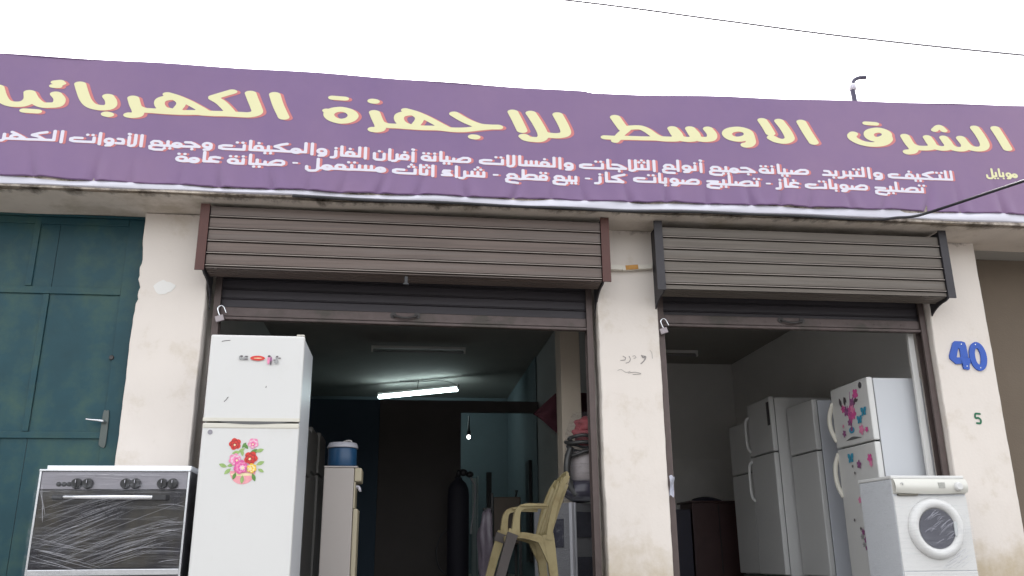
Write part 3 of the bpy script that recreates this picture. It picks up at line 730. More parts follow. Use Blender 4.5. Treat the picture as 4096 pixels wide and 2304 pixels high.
q0.lathe([(.004, -.0175), (.007, -.015)], (5.065, 0, 2.07), axis=1, n=10, mi=1).lathe([(.004, -.0175), (.007, -.015)], (5.077, 0, 1.857), axis=1, n=10, mi=1)
q0.build('digit_zero', [blue, M_['chrome']], t)

def flatink(strokes, cell, y, name, m, parent=None):
    global by
    keep = by; by = lambda x, z: y
    o = ink(strokes, cell, 0, 0, 0, name, m, parent); by = keep
    return o
g5 = cr([(5.005, 1.447), (4.962, 1.447), (4.958, 1.412), (4.985, 1.412), (5.003, 1.392), (4.995, 1.366), (4.962, 1.366)], 4)
tag(flatink([(g5, .0085, .0085)], .003, -.0025, 'stencil_number', mat('green_paint', (.02, .14, .07), .7, var=.3, scale=40)), 'small green stencilled number 5 on the right pillar below the blue 40', 'number sign')
scr = [([(1.822, 1.905), (1.845, 1.892), (1.838, 1.872), (1.800, 1.868)], .0028, .0028), (cr([(1.875, 1.905), (1.885, 1.88), (1.872, 1.855), (1.845, 1.845)], 4), .003, .003),
       (cr([(1.905, 1.905), (1.925, 1.91), (1.935, 1.895), (1.915, 1.885)], 4), .0018, .0018), (cr([(1.985, 1.915), (1.995, 1.895), (2.012, 1.90), (2.005, 1.87), (1.975, 1.842)], 4), .0042, .0042),
       (cr([(1.992, 1.91), (2.02, 1.905), (2.015, 1.88)], 4), .004, .004), (cr([(2.06, 1.96), (2.075, 1.94), (2.078, 1.89)], 4), .0016, .0016)]
scr2 = [(cr([(1.77, 1.78), (1.80, 1.79), (1.84, 1.765), (1.88, 1.775)], 4), .0014, .0014), (cr([(1.86, 1.76), (1.92, 1.768), (1.97, 1.755), (1.90, 1.748)], 4), .002, .002), (cr([(2.045, 1.715), (2.055, 1.70), (2.05, 1.685)], 3), .0025, .0025)]
tag(flatink(scr, .0018, -.0032, 'wall_scrawl', mat('faded_marker', (.26, .24, .23), .8, var=.3, scale=20)), 'faded handwritten word in dark marker on the middle pillar', 'graffiti')
tag(flatink(scr2[:2], .0018, -.0032, 'wall_smudge', bpy.data.materials['faded_marker']), 'faint grey smudge just below the handwritten word on the middle pillar', 'smudge')
pt = [(math.cos(a)*(.074+.010*math.sin(a*2+1)+.006*math.sin(a*3)+.003*math.sin(a*7)), math.sin(a)*(.058+.007*math.cos(a*3)+.003*math.sin(a*8))) for a in (2*math.pi*i/40 for i in range(40))]
tag(MB().prism([(-1.975+a, 2.405+c) for a, c in pt], 1, -.004, .001).build('filler_patch', mat('white_filler', (.76, .745, .715), .8, var=.03)), 'pale round patch of white filler on the left pillar', 'wall patch')
def fscrap(u, v): return (2.158+.05*u*(1-.5*v), -.012-.02*math.sin(u*3+v*5), .905-.16*v+.01*math.sin(u*6))
tag(MB().grid(fscrap, 6, 10).build('plastic_scrap', mat('torn_plastic', (.42, .43, .50), .35, var=.2, scale=20)), 'torn scrap of pale plastic stuck to the right edge of the middle pillar', 'plastic scrap')

# ---------------------------------------------------------------- fridges
def fridge(label, loc, rz, w_, d_, h_, split, cw, cs, handle='grip', name='fridge', group='fridges and freezers for sale', door_r=.016, top_h=.04, foot=.06):
    r = thing(name, label, 'fridge', loc, rz, group)
    dd = .058
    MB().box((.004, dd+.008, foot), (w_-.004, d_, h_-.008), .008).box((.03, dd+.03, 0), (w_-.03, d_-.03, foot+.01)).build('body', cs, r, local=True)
    MB().box((.012, dd-.004, foot+.02), (w_-.012, dd+.012, h_-.03)).build('gasket', M_['gasket'], r, local=True)
    fz = MB().box((0, 0, split+.007), (w_, dd, h_), door_r, 3); fz = fz.build('freezer_door', cw, r, local=True)
    fd = MB().box((0, 0, foot+.01), (w_, dd, split-.007), door_r, 3); fd = fd.build('fridge_door', cw, r, local=True)
    if foot: MB().box((.01, .035, .004), (w_-.01, .05, foot)).build('plinth', M_['gasket'], r, local=True)
    if handle == 'bar':
        for d, z0, z1 in ((fz, split+.06, min(h_-.12, split+.46)), (fd, split-.50, split-.05)):
            MB().tube(cr([(.035, .002, z0), (.035, -.04, z0+.05), (.035, -.048, (z0+z1)/2), (.035, -.04, z1-.05), (.035, .002, z1)], 6), .013, sq=(1, 1.3)).build('handle', M_['cream'] if cw is M_['white'] else cw, d, local=True)
    elif handle == 'bow':
        for d, z0, z1 in ((fz, split+.07, h_-.13), (fd, split-.45, split-.04)):
            def fn(t, s): return (.012+.05*s*0, 0, 0)
            pth = cr([(.012, .01, z0), (-.008, -.022, z0+.10), (-.014, -.032, (z0+z1)/2), (-.008, -.022, z1-.10), (.012, .01, z1)], 7)
            MB().tube(pth, .016, sq=(1, 1.5)).build('handle', M_['cream'], d, local=True)
    return r, fz, fd

fw, fs = M_['white'], M_['white_side']
# the big one in front
fr, fz, fd = fridge('tall white fridge outside the left opening with a rose bouquet sticker', (-1.425, -.65, 0), R(0), .672, .66, 1.862, 1.222, fw, fs, handle='none', foot=.05)
# shared grip between the doors, cream edge caps
MB().prism([(.0, 1.2285), (.672, 1.2285), (.672, 1.252), (.0, 1.252)], 1, -.004, .03).build('edge_cap', M_['cream'], fz, local=True)
MB().box((.002, -.004, 1.178), (.67, .03, 1.2155), .008).build('edge_cap', M_['cream'], fd, local=True)
MB().prism(cr([(.10, 1.226), (.20, 1.213), (.33, 1.206), (.47, 1.211), (.60, 1.224), (.62, 1.2275), (.35, 1.2275), (.10, 1.2265)], 5), 1, -.0055, .0).build('grip_recess', M_['gasket'], fd, local=True)
MB().box((.612, .004, 1.8625), (.668, .05, 1.874), .004).build('hinge_cap', M_['cream'], fr, local=True)
MB().lathe([(.017, -.0035), (.017, .001)], (.058, 0, 1.15), axis=1, n=20).build('badge', M_['steel'], fd, local=True)
def petal_flower(b, cx, cz, r, n, mi, y, rot=0, dep=.3, k=36):
    b.poly([(cx+r*(1-dep+dep*abs(math.cos(n*a/2+rot)))*math.cos(a), y, cz+r*(1-dep+dep*abs(math.cos(n*a/2+rot)))*math.sin(a)) for a in (2*math.pi*i/k for i in range(k))], mi)
def leaf(b, cx, cz, l, a, mi, y, wd=.38):
    pts = []
    for s in (1, -1):
        for i in range(7):
            t = i/6 if s > 0 else 1-i/6
            u = l*t; v = s*l*wd*math.sin(math.pi*t)*.6
            pts.append((cx+u*math.cos(a)-v*math.sin(a), y, cz+u*math.sin(a)+v*math.cos(a)))
    b.poly(pts, mi)
def P(name, c, v=.12, s=40): return mat(name, c, .45, var=v, scale=s)
K = [P('sticker_red', (.60, .035, .025), .25), P('sticker_pink', (.78, .25, .42), .2), P('sticker_magenta', (.68, .10, .32), .2), P('sticker_yellow', (.80, .50, .03), .2), P('sticker_green', (.10, .24, .05), .3), P('sticker_cream', (.80, .68, .40)), P('sticker_bowl', (.78, .32, .36), .2), P('sticker_blue', (.05, .32, .48), .2), P('sticker_dark', (.10, .08, .09), .4), P('sticker_grey', (.30, .30, .30), .4), P('sticker_purple', (.30, .10, .24), .3), P('sticker_lightgreen', (.28, .42, .14), .3), P('sticker_darkred', (.36, .02, .02), .2), P('sticker_palepink', (.80, .52, .62), .2)]
b = MB(); X0, Z0 = .308, .945       # sticker centre on the door
def sx(px): return X0+(px-380)*.00142
def sz(pz): return Z0-(pz-820)*.00125
yy = -.0012
b.poly([(sx(378)+.088*math.cos(a), yy, sz(872)+.092*math.sin(a)) for a in (math.pi+math.pi*i/16 for i in range(17))], 6)
b.poly([(sx(378)+.082*math.cos(a), yy-.0004, sz(888)-.004+.010*math.sin(a)) for a in (2*math.pi*i/16 for i in range(17))], 5)
for px, pz, l, a in ((318, 775, .05, .2), (348, 770, .045, .6), (365, 745, .04, 1), (395, 750, .045, 2.3), (405, 770, .055, .3), (432, 765, .05, .3), (440, 838, .05, .4), (300, 850, .05, 2.8), (320, 858, .05, -2.4), (345, 880, .045, -1.9), (450, 860, .04, -.5), (300, 845, .04, .2), (372, 790, .04, 1.8), (425, 885, .05, -1.2), (378, 895, .05, -1.6)):
    leaf(b, sx(px), sz(pz), l*1.2, a, 4 if (px % 2) else 11, yy-.0003); yy -= .00008
for px, pz, r_, c_, n_ in ((330, 722, .050, 0, 5), (418, 718, .044, 1, 5), (335, 808, .050, 1, 6), (412, 800, .056, 0, 5), (366, 850, .058, 2, 6), (420, 857, .040, 3, 6)):
    r_ *= .86
    for q_, (fr_, cc_) in enumerate(((1, c_), (.78, {0: 12, 1: 13, 2: 1, 3: 5}[c_]), (.60, c_), (.40, {0: 12, 1: 2, 2: 13, 3: 5}[c_]), (.20, 5))):
        yy -= .0002; petal_flower(b, sx(px)+.004*q_*math.sin(px), sz(pz)-.003*q_*.6, r_*fr_, n_+q_ % 2, cc_, yy-.0005, rot=px*.1+q_*.8, dep=.22+.05*q_)
b.build('flower_sticker', K, fd, local=True)
tag(fd.children[-1] if fd.children else fd)
b = MB(); oz = 1.688
b.poly([(.345+.052*math.cos(a), yy, oz+.0185*math.sin(a)) for a in (2*math.pi*i/32 for i in range(32))], 0)
b.poly([(.347+.030*math.cos(a), yy-.0004, oz+.003*math.sin(a)) for a in (2*math.pi*i/16 for i in range(16))], 5)
b.build('oval_sticker', K, fz, local=True)
b = MB()
for cx, cz, rx, rz_, mi in ((.225, 1.690, .012, .017, 9), (.232, 1.701, .010, .006, 8), (.250, 1.683, .014, .010, 9), (.262, 1.690, .014, .009, 9), (.265, 1.700, .013, .004, 8), (.266, 1.678, .014, .004, 8)):
    yy -= .0003; b.poly([(cx+rx*math.cos(a), yy, cz+rz_*math.sin(a)) for a in (2*math.pi*i/18 for i in range(18))], mi)
b.build('grey_sticker', K, fz, local=True)
b = MB()
for cx, cz, rx, rz_, mi in ((.424, 1.672, .009, .030, 1), (.427, 1.703, .011, .008, 8), (.441, 1.670, .008, .032, 10), (.442, 1.655, .006, .018, 8), (.482, 1.693, .009, .009, 9), (.484, 1.702, .009, .005, 8), (.480, 1.664, .015, .018, 9), (.502, 1.690, .011, .004, 8), (.466, 1.675, .008, .004, 8)):
    yy -= .0003; b.poly([(cx+rx*math.cos(a), yy, cz+rz_*math.sin(a)) for a in (2*math.pi*i/18 for i in range(18))], mi)
b.build('small_sticker', K, fz, local=True)
for q in ([(.135, 1.368), (.150, 1.385), (.158, 1.40)], [(.152, 1.392), (.162, 1.402)], [(.418, 1.472), (.421, 1.485)], [(.08, 1.81), (.10, 1.815), (.14, 1.82)]):
    MB().tube(cr([(a, -.0005, c) for a, c in q], 3) if len(q) > 2 else [(a, -.0005, c) for a, c in q], .0022, n=6).build('paint_chip', M_['dark'], fz, local=True)

# decorated fridge inside the right opening, doors to the left
dg, dz_, dfd = fridge('white fridge with pink flower and blue butterfly stickers, behind the washing machine', (4.145, .97, 0), R(-90), .70, .72, 1.82, 1.245, fw, fs, handle='bow')
b = MB(); ya = -.0012
MB().prism(cr([(.20, 1.30), (.33, 1.325), (.47, 1.305), (.49, 1.30), (.34, 1.298), (.20, 1.30)], 5), 1, -.003, .0).build('grip_recess', M_['gasket'], dz_, local=True)
MB().lathe([(.03, -.003), (.03, .001)], (.575, 0, 1.765), axis=1, n=20).build('badge', M_['steel'], dz_, local=True)
# spray of blossoms in a vase
for q in (((.34, 1.40), (.33, 1.52), (.30, 1.62)), ((.34, 1.40), (.36, 1.55), (.45, 1.70)), ((.34, 1.40), (.34, 1.56), (.38, 1.74)), ((.33, 1.5), (.24, 1.58), (.18, 1.64))):
    b.tube([(a, -.0006, c) for a, c in q], .0035, n=6, mi=10)
for cx, cz, r_, mi in ((.47, 1.70, .055, 2), (.40, 1.63, .055, 10), (.34, 1.56, .06, 2), (.40, 1.53, .055, 2), (.27, 1.57, .05, 10), (.22, 1.60, .04, 2), (.34, 1.49, .045, 2), (.31, 1.46, .035, 10), (.39, 1.575, .04, 1)):
    ya -= .0003; petal_flower(b, cx, cz, r_, 5, mi, ya, rot=cx*9, dep=.42)
for cx, cz, l, a in ((.20, 1.62, .10, 1.9), (.27, 1.62, .09, 1.7), (.43, 1.62, .07, .7), (.46, 1.63, .06, .3), (.30, 1.65, .07, 2.1)):
    ya -= .0003; leaf(b, cx, cz, l, a, 8, ya)
ya -= .0003; b.poly([(.34+.05*math.cos(a), ya, 1.385+.03*math.sin(a)) for a in (2*math.pi*i/20 for i in range(20))], 7)
ya -= .0003; b.poly([(.34+.025*math.cos(a), ya, 1.395+.022*math.sin(a)) for a in (2*math.pi*i/20 for i in range(20))], 10)
b.build('blossom_sticker', K, dz_, local=True)
def butterfly(par, cx, cz, s, mi=7):
    global ya
    b = MB(); ya -= .0003
    for a, l in ((.7, 1), (2.4, 1), (-.6, .75), (-2.5, .75)): leaf(b, cx, cz, s*l, a, mi, ya, wd=.6); ya -= .0002
    leaf(b, cx, cz-s*.5, s, 1.57, 8, ya, wd=.12)
    b.build('butterfly_sticker', K, par, local=True)
butterfly(dz_, .50, 1.455, .06); butterfly(dz_, .59, 1.515, .065); butterfly(dfd, .26, 1.13, .07)
b = MB()
for cx, cz, r_, mi in ((.20, 1.37, .036, 10), (.52, 1.365, .05, 1), (.61, 1.355, .028, 2), (.20, 1.44, .018, 1)):
    ya -= .0003; petal_flower(b, cx, cz, r_, 5, mi, ya, rot=cx*7, dep=.5)
b.build('star_stickers', K, dz_, local=True)['kind'] = 'stuff'
b = MB()
for cx, cz, r_, mi in ((.40, 1.065, .042, 10), (.60, 1.10, .045, 2), (.61, 1.05, .03, 1), (.28, 1.06, .015, 8), (.31, .995, .015, 8), (.34, .75, .032, 1), (.20, .58, .016, 8), (.33, .47, .03, 10), (.30, .43, .025, 9), (.36, .40, .03, 10), (.32, .36, .025, 9), (.36, .33, .022, 10), (.30, .50, .018, 8)):
    ya -= .0003; petal_flower(b, cx, cz, r_, 5, mi, ya, rot=cx*7, dep=.5)
b.build('star_stickers', K, dfd, local=True)['kind'] = 'stuff'

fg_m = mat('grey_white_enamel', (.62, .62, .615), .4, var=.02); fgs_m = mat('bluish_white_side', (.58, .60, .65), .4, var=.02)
fridge('plain white fridge standing just behind the decorated fridge', (4.20, 2.11, 0), R(-90), .62, .70, 1.83, 1.30, fg_m, fgs_m, handle='none')
ga, gz, gd = fridge('tallest white fridge with long bar handles, second from the back of the row', (4.04, 2.84, 0), R(-90), .66, .80, 1.975, 1.365, fg_m, fg_m, handle='bar')
MB().box((.57, -.0025, 1.66), (.64, .001, 1.92)).build('energy_label', P('label_dark', (.05, .045, .05), .5, 30), gz, local=True)
fridge('shorter white fridge at the dark back end of the row', (4.06, 3.52, 0), R(-90), .62, .70, 1.81, 1.205, fg_m, fg_m, handle='none')
# dim row along the left wall
fd_m = mat('shaded_white_enamel', (.22, .21, .20), .4, var=.04)  # white enamel with the shade of the room darkened into its colour
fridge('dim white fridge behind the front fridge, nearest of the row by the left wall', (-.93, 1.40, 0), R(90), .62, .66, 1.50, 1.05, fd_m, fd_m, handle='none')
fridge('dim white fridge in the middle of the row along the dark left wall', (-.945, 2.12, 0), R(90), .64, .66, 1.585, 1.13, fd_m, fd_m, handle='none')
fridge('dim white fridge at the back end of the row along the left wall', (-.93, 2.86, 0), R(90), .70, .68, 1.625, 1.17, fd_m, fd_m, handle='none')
# ---------------------------------------------------------------- film-wrapped cooker, front left
st = thing('cooker', 'stainless steel cooker wrapped in clear film, standing in front of the green door', 'cooker', (-1.965, -.65, 0))
sxl, sxr, sy, stp = -2.462, -1.478, -.65, .895
MB().box((sxl+.006, sy+.03, .06), (sxr-.006, sy+.62, stp-.01), .006).box((sxl+.05, sy+.06, 0), (sxr-.05, sy+.56, .06)).build('body', mat('dark_cooker_side', (.085, .08, .09), .4, metal=.4, var=.1), st)
MB().box((sxl+.012, sy, .752), (sxr-.012, sy+.03, .872), .005).build('control_panel', M_['steel'], st)
for xk in (-2.214, -2.142, -1.893, -1.829, -1.652, -1.582):
    kb = MB().lathe([(.0355, .0), (.0365, -.006), (.033, -.026), (.030, -.030)], (xk, sy, .792), axis=1, n=24)
    kb.box((xk-.005, sy-.038, .768), (xk+.005, sy-.028, .816), .002)
    kn = kb.build('knob', M_['black'], st)
    MB().box((xk-.0015, sy-.0405, .795), (xk+.0015, sy-.0384, .815)).build('pointer', M_['hem'], kn)
for k in range(3):
    MB().lathe([(.0155, 0), (.0155, -.008), (.012, -.011)], (-2.332+.034*k, sy, .788), axis=1, n=18).build('button', M_['black'], st)
od = MB().box((sxl+.012, sy-.002, .240), (sxr-.012, sy+.028, .748), .004).build('oven_door', M_['glassdark'], st)
hb = MB().tube([(-2.272, sy-.048, .699), (-1.695, sy-.048, .697)], .0165, n=14).build('handle', M_['chrome'], od)
MB().prism([(-2.357, sy-.002), (-2.345, sy-.055), (-2.272, sy-.062), (-2.272, sy-.034), (-2.325, sy-.030), (-2.332, sy-.002)], 2, .683, .715, bev=.003).build('handle_bracket', M_['black'], hb)
MB().prism([(-1.595, sy-.002), (-1.607, sy-.055), (-1.695, sy-.062), (-1.695, sy-.034), (-1.627, sy-.030), (-1.62, sy-.002)], 2, .681, .713, bev=.003).build('handle_bracket', M_['black'], hb)
MB().box((sxl+.01, sy-.006, .192), (sxr-.01, sy+.02, .232), .004).build('bottom_trim', M_['chrome'], st)
MB().box((sxl+.012, sy, .07), (sxr-.012, sy+.028, .186), .004).build('drawer', M_['steel'], st)
MB().box((sxl-.004, sy-.004, .06), (sxl+.010, sy+.03, stp-.008), .003).build('side_trim', M_['chrome'], st)
MB().box((sxr-.010, sy-.004, .06), (sxr+.004, sy+.03, stp-.008), .003).build('side_trim', M_['chrome'], st)
MB().box((sxl-.006, sy-.008, .874), (sxr+.006, sy+.60, .889), .004).build('worktop', M_['chrome'], st)
MB().box((sxl+.02, sy+.05, .8905), (sxr-.004, sy+.58, .919), .004).build('lid', mat('lid_edge', (.78, .80, .84), .25, metal=.7, var=.02), st)
# film: a taut skin all round with pulled creases
def ffront(u, v):
    x = sxl-.010+(sxr-sxl+.020)*u; z = .05+.835*v
    bul = .035*math.exp(-((z-.70)/.05)**2)*(1 if -2.36 < x < -1.59 else .2)
    return (x, sy-.030-bul-.004*math.sin(x*21+z*9)-.003*math.sin(x*47-z*31), z)
def fside(u, v): return (sxr+.010+.003*math.sin(u*20+v*17), sy-.028+.60*u, .05+.835*v)
film = MB().grid(ffront, 50, 44).grid(fside, 20, 20).build('plastic_wrap', M_['film'], st)
rc = random.Random(11); b = MB()
def crease(x0, z0, x1, z1, sag, r_):
    n = 9; pts = []
    for i in range(n+1):
        t = i/n; x = x0+(x1-x0)*t; z = z0+(z1-z0)*t+sag*math.sin(math.pi*t)
        q = ffront((x-(sxl-.010))/(sxr-sxl+.020), (z-.05)/.835)
        pts.append((q[0], q[1]-.0015, q[2]))
    b.tube(pts, [r_*(.35+.65*math.sin(math.pi*(i+.5)/(n+1))) for i in range(n+1)], n=5)
for k in range(44):      # fan rising to the right
    x0 = rc.uniform(-2.44, -2.15); z0 = rc.uniform(.30, .63); L = rc.uniform(.18, .55); a = rc.uniform(.26, .46)
    x1 = min(-1.50, x0+L*math.cos(a)); crease(x0, z0, x1, min(.70, z0+(x1-x0)*math.tan(a)), rc.uniform(-.006, .01), rc.uniform(.0004, .0009))
for k in range(30):      # long sweep from the lower left to the right edge
    x0 = rc.uniform(-2.30, -1.95); z0 = rc.uniform(.24, .38); x1 = rc.uniform(-1.72, -1.49); crease(x0, z0, x1, z0+(x1-x0)*rc.uniform(.22, .42), rc.uniform(-.02, .035), rc.uniform(.0004, .0010))
for k in range(11):      # falling to the right, lower left
    x0 = rc.uniform(-2.44, -2.36); z0 = rc.uniform(.28, .46); x1 = x0+rc.uniform(.1, .42); crease(x0, z0, x1, z0-(x1-x0)*rc.uniform(.12, .3), 0, rc.uniform(.0007, .0013))
for k in range(14):      # short arcs bunched at the right edge
    z0 = rc.uniform(.26, .68); crease(-1.485, z0, rc.uniform(-1.82, -1.60), z0-rc.uniform(-.01, .06), rc.uniform(0, .012), rc.uniform(.0006, .0013))
for k in range(4): crease(rc.uniform(-2.44, -2.0), rc.uniform(.83, .87), rc.uniform(-1.8, -1.5), rc.uniform(.76, .875), rc.uniform(-.01, .01), rc.uniform(.0006, .0011))
for k in range(3): crease(-2.455+rc.uniform(0, .03), rc.uniform(.55, .86), -2.36+rc.uniform(-.05, .03), rc.uniform(.5, .82), 0, rc.uniform(.0009, .002))
b.build('film_crease', crease_mat('stretched_film', (.62, .62, .66), .45), film)
film.children[0]['kind'] = 'stuff'

# ---------------------------------------------------------------- washing machine, front right
wx, wy = 3.888, -.36
wm = thing('washing_machine', 'white front-loading washing machine in clear film, in front of the right pillar', 'washing machine', (wx, wy, 0), R(1.5))
W_, D_, H_ = .636, .50, .885
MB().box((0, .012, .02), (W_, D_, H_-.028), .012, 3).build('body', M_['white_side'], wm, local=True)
MB().box((-.003, .004, H_-.027), (W_+.003, D_+.004, H_), .01, 3).build('top_panel', M_['white'], wm, local=True)
def cpan(u, v):
    z = .738+.118*v; return (.003+(W_-.006)*u, -.010-.030*math.sin(math.pi*(.15+.85*v)*.95), z+.012*(abs(u-.5)*2)**2*(1-v))
b = MB().grid(cpan, 24, 10); b.box((.004, -.008, .742), (W_-.004, .03, .857)); cp = b.build('control_panel', mat('ivory_plastic', (.60, .59, .54), .4, var=.02), wm, local=True)
MB().lathe([(.036, 0), (.036, -.012), (.028, -.030), (.024, -.032)], (.545, -.036, .795), axis=1, n=26).build('dial', M_['white'], cp, local=True)
MB().box((.375, -.0425, .782), (.432, -.030, .828), .003).build('display', mat('grey_display', (.36, .36, .33), .3, var=.15, scale=60), cp, local=True)
MB().tube(cr([(.045, -.041, .815), (.055, -.042, .825), (.068, -.042, .818), (.062, -.042, .806)], 4), .003, n=6).build('emblem', mat('emblem_grey', (.45, .45, .45), .4), cp, local=True)
MB().box((.035, -.016, .726), (.205, .012, .742), .004).build('drawer_grip', mat('olive_shade_plastic', (.16, .15, .12), .6), wm, local=True)
cx_, cz_ = .325, .472
MB().lathe([(.150, .012), (.158, -.018), (.170, -.034), (.192, -.040), (.218, -.034), (.234, -.012), (.238, .012)], (cx_, 0, cz_), axis=1, n=64).build('door_ring', M_['white'], wm, local=True)
glass = mat('dark_door_glass', (.085, .085, .105), .15, var=.3, scale=3)
gl = MB().lathe([(.154, -.012), (.135, -.002), (.09, .004), (.001, .006)][::-1], (cx_, -.006, cz_), axis=1, n=48).build('door_glass', glass, wm, local=True)
MB().box((0.004, .006, .155), (W_-.004, .014, .722)).build('front_panel', M_['white'], wm, local=True)
MB().box((0.004, .004, .025), (W_-.004, .014, .148), .004).build('kick_panel', M_['white'], wm, local=True)
MB().box((cx_+.140, -.030, cz_-.06), (cx_+.170, -.020, cz_+.05), .004).build('door_catch', mat('pale_catch', (.50, .52, .52), .3), wm, local=True)
def wfront(u, v):
    x = -.006+(W_+.012)*u; z = .03+.70*v; r_ = math.hypot(x-cx_, z-cz_)
    bul = .048/(1+math.exp((r_-.27)/.02))
    return (x, -.006-bul-.003*math.sin(x*25+z*14)-.002*math.sin(x*55-z*41), z)
def wside(u, v): return (-.006-.003*math.sin(u*13+v*9)-.002*math.sin(u*7-v*23), .0+.49*u, .03+.845*v)
wf = MB().grid(wfront, 40, 40).grid(wside, 24, 24).build('plastic_wrap', M_['film_soft'], wm, local=True)
b = MB(); rc = random.Random(4)
for k in range(34):
    a = rc.uniform(0, 6.28); rr = .13*math.sqrt(rc.random()); x0, z0 = cx_+rr*math.cos(a), cz_+rr*math.sin(a); L = rc.uniform(.04, .13); s = rc.uniform(.2, .7)
    pts = []
    for i in range(6):
        t = i/5-.5; x = x0+L*t*math.cos(s); z = z0+L*t*math.sin(s)+.008*math.cos(t*3)
        if math.hypot(x-cx_, z-cz_) < .145: pts.append((x, -.0085-.048-.003*math.sin(x*25+z*14)-.002*math.sin(x*55-z*41), z))
    if len(pts) > 2: b.tube(pts, rc.uniform(.0006, .0014), n=5)
for k in range(16):
    x0 = rc.uniform(.33, .52); z0 = rc.uniform(.17, .28); pts = []
    for i in range(6):
        x = x0+.02*i; z = z0+.011*i; q = wfront((x+.006)/(W_+.012), (z-.03)/.70); pts.append((q[0], q[1]-.0012, q[2]))
    b.tube(pts, rc.uniform(.0005, .001), n=5)
b.build('film_crease', crease_mat('stretched_film_blue', (.55, .55, .62), .5), wf, local=True)['kind'] = 'stuff'

# ---------------------------------------------------------------- plastic chair
ch = thing('plastic_chair', 'worn yellow-beige plastic armchair seen from the side in front of the left opening', 'chair', (.9, -.46, 0))
pl = mat('worn_beige_plastic', (.195, .160, .080), .42, spec=.3, var=.10, scale=8, col2=(.12, .085, .033), mixscale=5, mixlo=.5, mixhi=.75)
tape = mat('grey_tape', (.055, .048, .046), .6, spec=.15, var=.15, scale=12, stretch=(1, 1, .3))
def ribbon(path, y0, y1, b, wd):
    """flat moulded member in x-z, given half widths"""
    n = len(path); Lf, Rg = [], []
    for i in range(n):
        a = np.array(path[max(0, i-1)]); c = np.array(path[min(n-1, i+1)]); d = c-a; d = d/np.linalg.norm(d); nn = np.array((-d[1], d[0]))
        w2 = wd[i] if isinstance(wd, (list, tuple)) else wd
        Lf.append(np.array(path[i])+nn*w2); Rg.append(np.array(path[i])-nn*w2)
    for i in range(n-1):
        A = [(Lf[i]), (Lf[i+1]), (Rg[i+1]), (Rg[i])]
        f = [[b.bm.verts.new((q[0], y, q[1])) for q in A] for y in (y0, y1)]
        b.bm.faces.new(f[0]); b.bm.faces.new(f[1][::-1])
        b.bm.faces.new((f[0][0], f[1][0], f[1][1], f[0][1])); b.bm.faces.new((f[0][3], f[0][2], f[1][2], f[1][3]))
        if i == 0: b.bm.faces.new((f[0][0], f[0][3], f[1][3], f[1][0]))
        if i == n-2: b.bm.faces.new((f[0][1], f[1][1], f[1][2], f[0][2]))
    bmesh.ops.remove_doubles(b.bm, verts=b.bm.verts[:], dist=1e-5); bmesh.ops.recalc_face_normals(b.bm, faces=b.bm.faces[:])
    return b
def lerpw(a, c, n): return [a+(c-a)*i/(n-1) for i in range(n)]
for side, y0, y1, ox in (('near', -.715, -.665, 0), ('far', -.245, -.195, -.03)):
    # rear leg flows down from the back stile, with the arch of the side rail
    lg = cr([(1.030+ox, .44), (1.045, .36), (1.062, .22), (1.085, .0)], 5); ribbon(lg, y0, y1, MB(), lerpw(.040, .026, len(lg))).build('leg', pl, ch)
    fl = cr([(.790+ox, .47), (.765+ox, .40), (.718+ox, .25), (.648+ox, .0)], 5); f_ = ribbon(fl, y0, y1, MB(), lerpw(.036, .026, len(fl))).build('leg', pl, ch)
    if side == 'near':
        tp = cr([(.781, .445), (.765, .40), (.721, .26), (.656, .03)], 5); ribbon(tp, y0-.0065, y1+.0065, MB(), lerpw(.037, .030, len(tp))).build('tape_wrap', tape, f_)
        f_['label'] = 'front leg wrapped in grey tape'
    else:
        tp = cr([(.784+ox, .455), (.775+ox, .43), (.762+ox, .395)], 4); ribbon(tp, y0-.0065, y1+.0065, MB(), .040).build('tape_wrap', tape, f_)
    ar = cr([(.800+ox, .43), (.803+ox, .50), (.812+ox, .575), (.835+ox, .618), (.88+ox/2, .634), (.95, .634), (1.03, .632)], 6)
    ribbon(ar, y0-.004, y1+.004, MB(), [.030-.012*min(1, i/(len(ar)*.45)) for i in range(len(ar))]).box((.835, y0-.012, .628), (1.03, y1+.012, .645), .006).build('armrest', pl, ch)
    rl = cr([(.775, .432), (.86, .432), (.94, .415), (1.01, .40), (1.055, .43)], 6); ribbon(rl, y0+.002, y1-.002, MB(), [.018+.012*(i/len(rl)) for i in range(len(rl))]).build('side_rail', pl, ch)
    cor = cr([(.985, .40), (1.00, .345), (1.03, .25)], 5); ribbon(cor, y0+.003, y1-.003, MB(), lerpw(.03, .006, len(cor))).build('leg_web', pl, ch)
# backrest: two stiles, slats and an arched top, leaning back
def backpt(s, y):  # s 0..1 from seat to top
    return (1.028+.15*s+.025*s*s, y, .41+.455*s)
b = MB()
for k in range(7):
    y = -.675+k*.455/6; hh = 1-.16*abs((k-3)/3)**2.2; wd = .026 if k in (0, 6) else .018
    pts = [backpt(i/8*hh, y) for i in range(9)]
    b.tube([(q[0]+(.020*(1-abs((k-3)/3)**2)), q[1], q[2]) for q in pts], [wd]*9, n=8, sq=(1.0, .55))
top = []
for i in range(21):
    t = i/20*2-1; s = 1-.16*abs(t)**2.2; q = backpt(s, -.4475+.2275*t); top.append((q[0]+.020*(1-t*t), q[1], q[2]))
b.tube(top, .022, n=10, sq=(.6, 1.7)); 
b.build('backrest', pl, ch)
